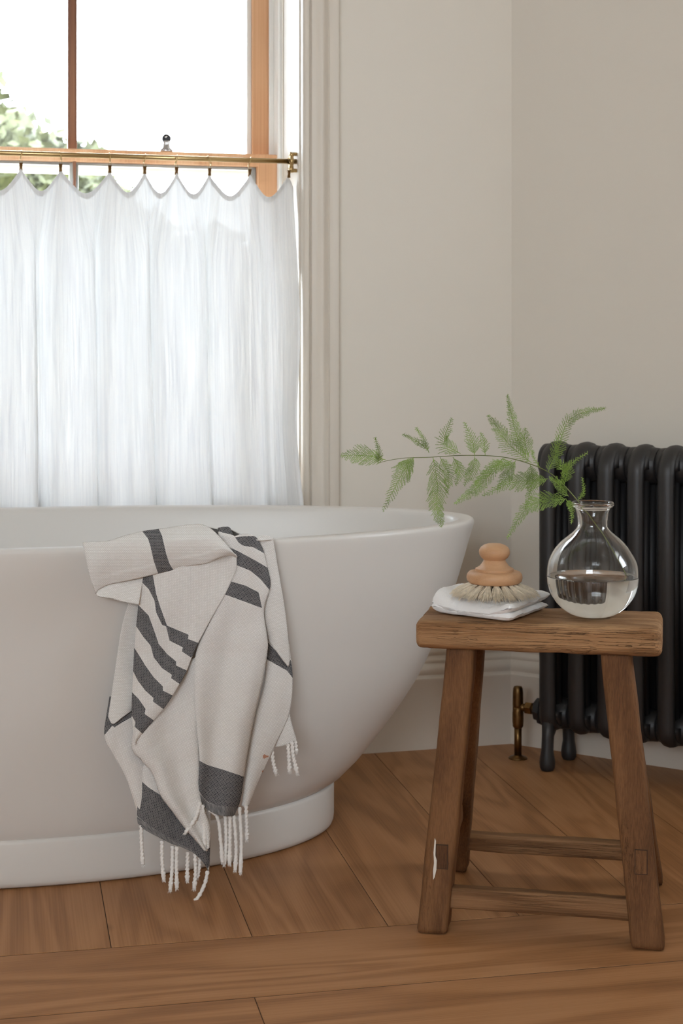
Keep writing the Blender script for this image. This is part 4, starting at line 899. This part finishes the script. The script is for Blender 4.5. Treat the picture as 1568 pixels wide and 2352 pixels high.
Dr = [(592, 1238), (604, 1262), (614, 1303), (621, 1345), (606, 1400), (614, 1467), (614, 1497), (602, 1571), (587, 1635), (575, 1696), (561, 1778), (552, 1837), (537, 1875)]
layer(Dl, Dr, [(500, 1212), (515, 1210), (528, 1212), (537, 1231), (548, 1228), (560, 1226), (576, 1227), (586, 1232), (592, 1238)], c3([(820, 622), (860, 682), (930, 714), (1012, 719)]), 0.020,
      lambda u, v: 0.014 * math.sin(math.pi * u) ** 0.7 * (0.4 + 0.6 * v) + 0.009 * math.sin(math.pi * (2.3 * u + 0.2 + 0.5 * v)) * min(1, v * 3) - 0.006 * math.exp(-((v - 0.30) / 0.05) ** 2) * u ** 3, 0.30,
      [c2([(860, 166), (900, 150), (1000, 150), (1008, 207), (960, 195), (900, 180)]), c2([(1018, 219), (1060, 214), (1140, 213), (1165, 243), (1200, 320), (1130, 280), (1065, 270), (1040, 252)]),
       c2([(940, 258), (985, 280), (1050, 310), (1150, 365), (1225, 410), (1245, 560), (1170, 470), (1110, 420), (1035, 390), (940, 340)]), c2([(900, 465), (995, 485), (1080, 510), (1160, 550), (1180, 645), (1060, 600), (955, 562), (900, 540)]),
       c3([(795, 380), (850, 410), (950, 440), (1075, 482), (1045, 668), (900, 652), (850, 630), (815, 590), (790, 540)])],
      [c3([(800, 575), (815, 592), (850, 632), (900, 652), (1045, 668), (1020, 730), (930, 725), (860, 695), (800, 640)])])
Cl = c2([(425, 440), (440, 520), (440, 600), (430, 700), (415, 850), (408, 1000), (400, 1150), (398, 1290)]) + [(305, 1676), (308, 1709)]
Cr = c2([(1028, 330), (1022, 420), (960, 560), (880, 700), (800, 850), (760, 940), (720, 1040), (650, 1160), (590, 1250)]) + [(330, 1682), (309, 1710)]
layer(Cl, Cr, c2([(425, 440), (600, 400), (800, 350), (950, 325), (1028, 330)]), [(308, 1709), (309, 1710)], 0.028,
      lambda u, v: 0.008 * math.sin(math.pi * u) ** 0.7 + 0.006 * math.sin(math.pi * (2.0 * u + 0.25)) * math.exp(-((v - 0.35) / 0.3) ** 2), 0.72,
      [c2([(420, 440), (440, 470), (500, 530), (535, 600), (545, 670), (580, 745), (605, 755), (625, 840), (705, 880), (700, 905), (755, 942), (810, 858), (735, 830), (740, 805), (610, 750), (570, 640), (545, 560), (520, 420)]),
       c2([(420, 605), (432, 620), (500, 690), (540, 800), (560, 860), (610, 920), (665, 965), (665, 990), (735, 1022), (692, 1105), (635, 1065), (640, 1045), (580, 1005), (530, 940), (512, 870), (470, 820), (420, 745)]),
       c2([(395, 850), (412, 880), (450, 940), (480, 990), (530, 1060), (585, 1115), (585, 1140), (660, 1177), (594, 1255), (525, 1205), (530, 1185), (480, 1140), (435, 1080), (395, 1000)]),
       [(295, 1580), (303, 1590), (318, 1605), (334, 1628), (332, 1640), (355, 1656), (329, 1687), (309, 1669), (311, 1659), (295, 1630)]], hem=(Cr[:-1], 25))
# rolled flap across the top: underside, then outer face
Bb = c2([(185, 560), (200, 535), (260, 505), (330, 490), (400, 475), (460, 462), (560, 437), (650, 415), (740, 392), (850, 375), (920, 345), (980, 330), (1022, 340)])
layer(c2([(170, 520), (185, 562)]), c2([(470, 440), (440, 625)]), c2([(170, 520), (250, 470), (360, 450), (470, 440)]), c2([(185, 562), (200, 576), (270, 586), (350, 608), (440, 625)]), 0.034, lambda u, v: 0.010 * (v - 0.5) - 0.004 * math.sin(math.pi * u), 0.1)
layer(c2([(105, 262), (120, 330), (140, 420), (160, 490), (185, 560)]), c2([(1000, 298), (1030, 345), (1022, 362)])[:2] + c2([(1022, 345)]), c2([(105, 262), (115, 248), (250, 240), (350, 210), (450, 185), (550, 170), (650, 155), (770, 140), (820, 142), (870, 165), (920, 210), (970, 265), (1000, 298)]), Bb, 0.036,
      lambda u, v: 0.013 * math.sin(math.pi * min(1, 0.12 + v * 0.88)) + 0.003 * math.sin(u * 13 + v * 3), 0.0,
      hem=(Bb, 22), stripes=[c2([(462, 185), (470, 150), (555, 140), (560, 168), (580, 210), (605, 320), (625, 380), (655, 425), (560, 447), (530, 360), (510, 270), (495, 225)])])
# the end that hangs inside the tub
def inside(pts):
    base = len(TV['v']); n = 40; P = resample(pts, n); m = 26
    for j in range(m + 1):
        for i, p in enumerate(P):
            a = tow3(p.x, p.y, 0.022); s_ = j / m; z = a.z - 0.30 * max(0, s_ - 0.03) - 0.001
            Yt = rim_front(p.x) + interp(z, [.20, .27, .37, .46, .53, .57, .60, .66], [.15, .112, .086, .066, .052, .044, .040, .034]) + 0.018 + 0.005 * math.sin(i * 0.5) * s_
            k_ = min(1.0, s_ * 6); Y = a.y * (1 - k_) + max(a.y, Yt) * k_
            q = Vector((a.x * Y / a.y, Y, z))
            TV['v'].append(tq @ q); TV['uv'].append((p.x / 4.4, s_ * 100)); TV['stripe'].append(-50.0); TV['fray'].append(-50.0); TV['stain'].append(-50.0)
    TV['f'] += [(base + j * (n + 1) + i, base + j * (n + 1) + i + 1, base + (j + 1) * (n + 1) + i + 1, base + (j + 1) * (n + 1) + i) for j in range(m) for i in range(n)]
inside([(250, 1243), (322, 1222), (399, 1210), (455, 1205), (500, 1212), (528, 1213), (560, 1228), (590, 1238), (622, 1237)])
cl = sheet('cloth', TV['v'], TV['f'], TV['uv'], M['towel'], towel)
for key in ('stripe', 'fray', 'stain'):
    a = cl.data.attributes.new(key, 'FLOAT', 'POINT'); a.data.foreach_set('value', TV[key])
md = cl.modifiers.new('thickness', 'SOLIDIFY'); md.thickness = 0.0018; md.offset = -1
# twisted tassels
TS = [([(324, 1895), (325, 1940), (328, 1985)], .004), ([(372, 1930), (372, 1975), (376, 2020)], .006), ([(396, 1942), (395, 1995), (391, 2043)], .004), ([(406, 1944), (405, 1995), (406, 2039)], .009), ([(431, 1956), (430, 1990), (430, 2022)], .005), ([(448, 1961), (449, 2000), (446, 2040)], .008), ([(459, 1970), (457, 1995), (452, 2016)], .004),
      ([(477, 2000), (470, 2030), (456, 2059), (440, 2076), (424, 2091)], .008), ([(460, 1842), (454, 1866), (446, 1884), (426, 1912)], .026), ([(465, 1848), (468, 1895), (470, 1940)], .024), ([(481, 1860), (500, 1880), (507, 1935), (511, 1980)], .020), ([(517, 1872), (519, 1930), (515, 1985)], .017), ([(528, 1874), (528, 1930), (527, 1983)], .021), ([(537, 1873), (542, 1940), (540, 1998)], .019),
      ([(550, 1854), (554, 1929), (552, 2004)], .016), ([(565, 1850), (566, 1890), (567, 1928)], .010), ([(624, 1716), (627, 1750), (634, 1777)], .002), ([(661, 1708), (663, 1740), (665, 1772)], .002), ([(670, 1704), (674, 1740), (682, 1775)], .005), ([(677, 1700), (679, 1715), (680, 1727)], .001)]
trd = random.Random(4)
for pts, d in TS:
    P = catmull([tq @ tow3(x, y, d) for x, y in pts], 44); n = 14; vs, fs = [], []; m = len(P)
    ln = sum((b - a).length for a, b in zip(P, P[1:])); turns = ln / 0.0125; prev = None
    for i in range(m):
        t = (P[min(i + 1, m - 1)] - P[max(i - 1, 0)]).normalized(); e1 = Vector((0, -1, 0)); e1 = (e1 - t * e1.dot(t)).normalized(); e2 = t.cross(e1)
        s_ = i / (m - 1); r = 0.0039 * (0.9 + 0.1 * math.sin(i)); 
        kn_ = math.exp(-((s_ - 0.84) / 0.045) ** 2); r *= 1 + 0.45 * kn_; tw = 2 * math.pi * turns * s_
        if s_ > 0.9: r *= 1.15 + 0.5 * (s_ - 0.9)
        for j in range(n):
            a = 2 * math.pi * j / n; lob = 0.62 + 0.38 * abs(math.cos(a - tw)) if s_ < 0.88 else 0.85 + 0.25 * noise.noise(Vector((a * 2, s_ * 30, d * 999)))
            vs.append(P[i] + (e1 * math.cos(a) + e2 * math.sin(a)) * r * lob)
    fs = [(i * n + j, i * n + (j + 1) % n, (i + 1) * n + (j + 1) % n, (i + 1) * n + j) for i in range(m - 1) for j in range(n)] + [tuple(range(n)), tuple((m - 1) * n + j for j in range(n))]
    mb = MB().add(vs, fs); e_ = P[-1]; dr = (P[-1] - P[-3]).normalized()
    for k in range(26):
        q = (dr + Vector((trd.uniform(-.5, .5), trd.uniform(-.5, .5), trd.uniform(-.4, .4)))).normalized(); o_ = Vector((trd.uniform(-1, 1), trd.uniform(-1, 1), 0)) * 0.0022
        mb.tube([e_ + o_ - dr * 0.002, e_ + o_ + q * trd.uniform(0.003, 0.006)], [0.0005, 0.0002], 4, cap=False)
    mb.build('tassel', M['tassel'], towel)
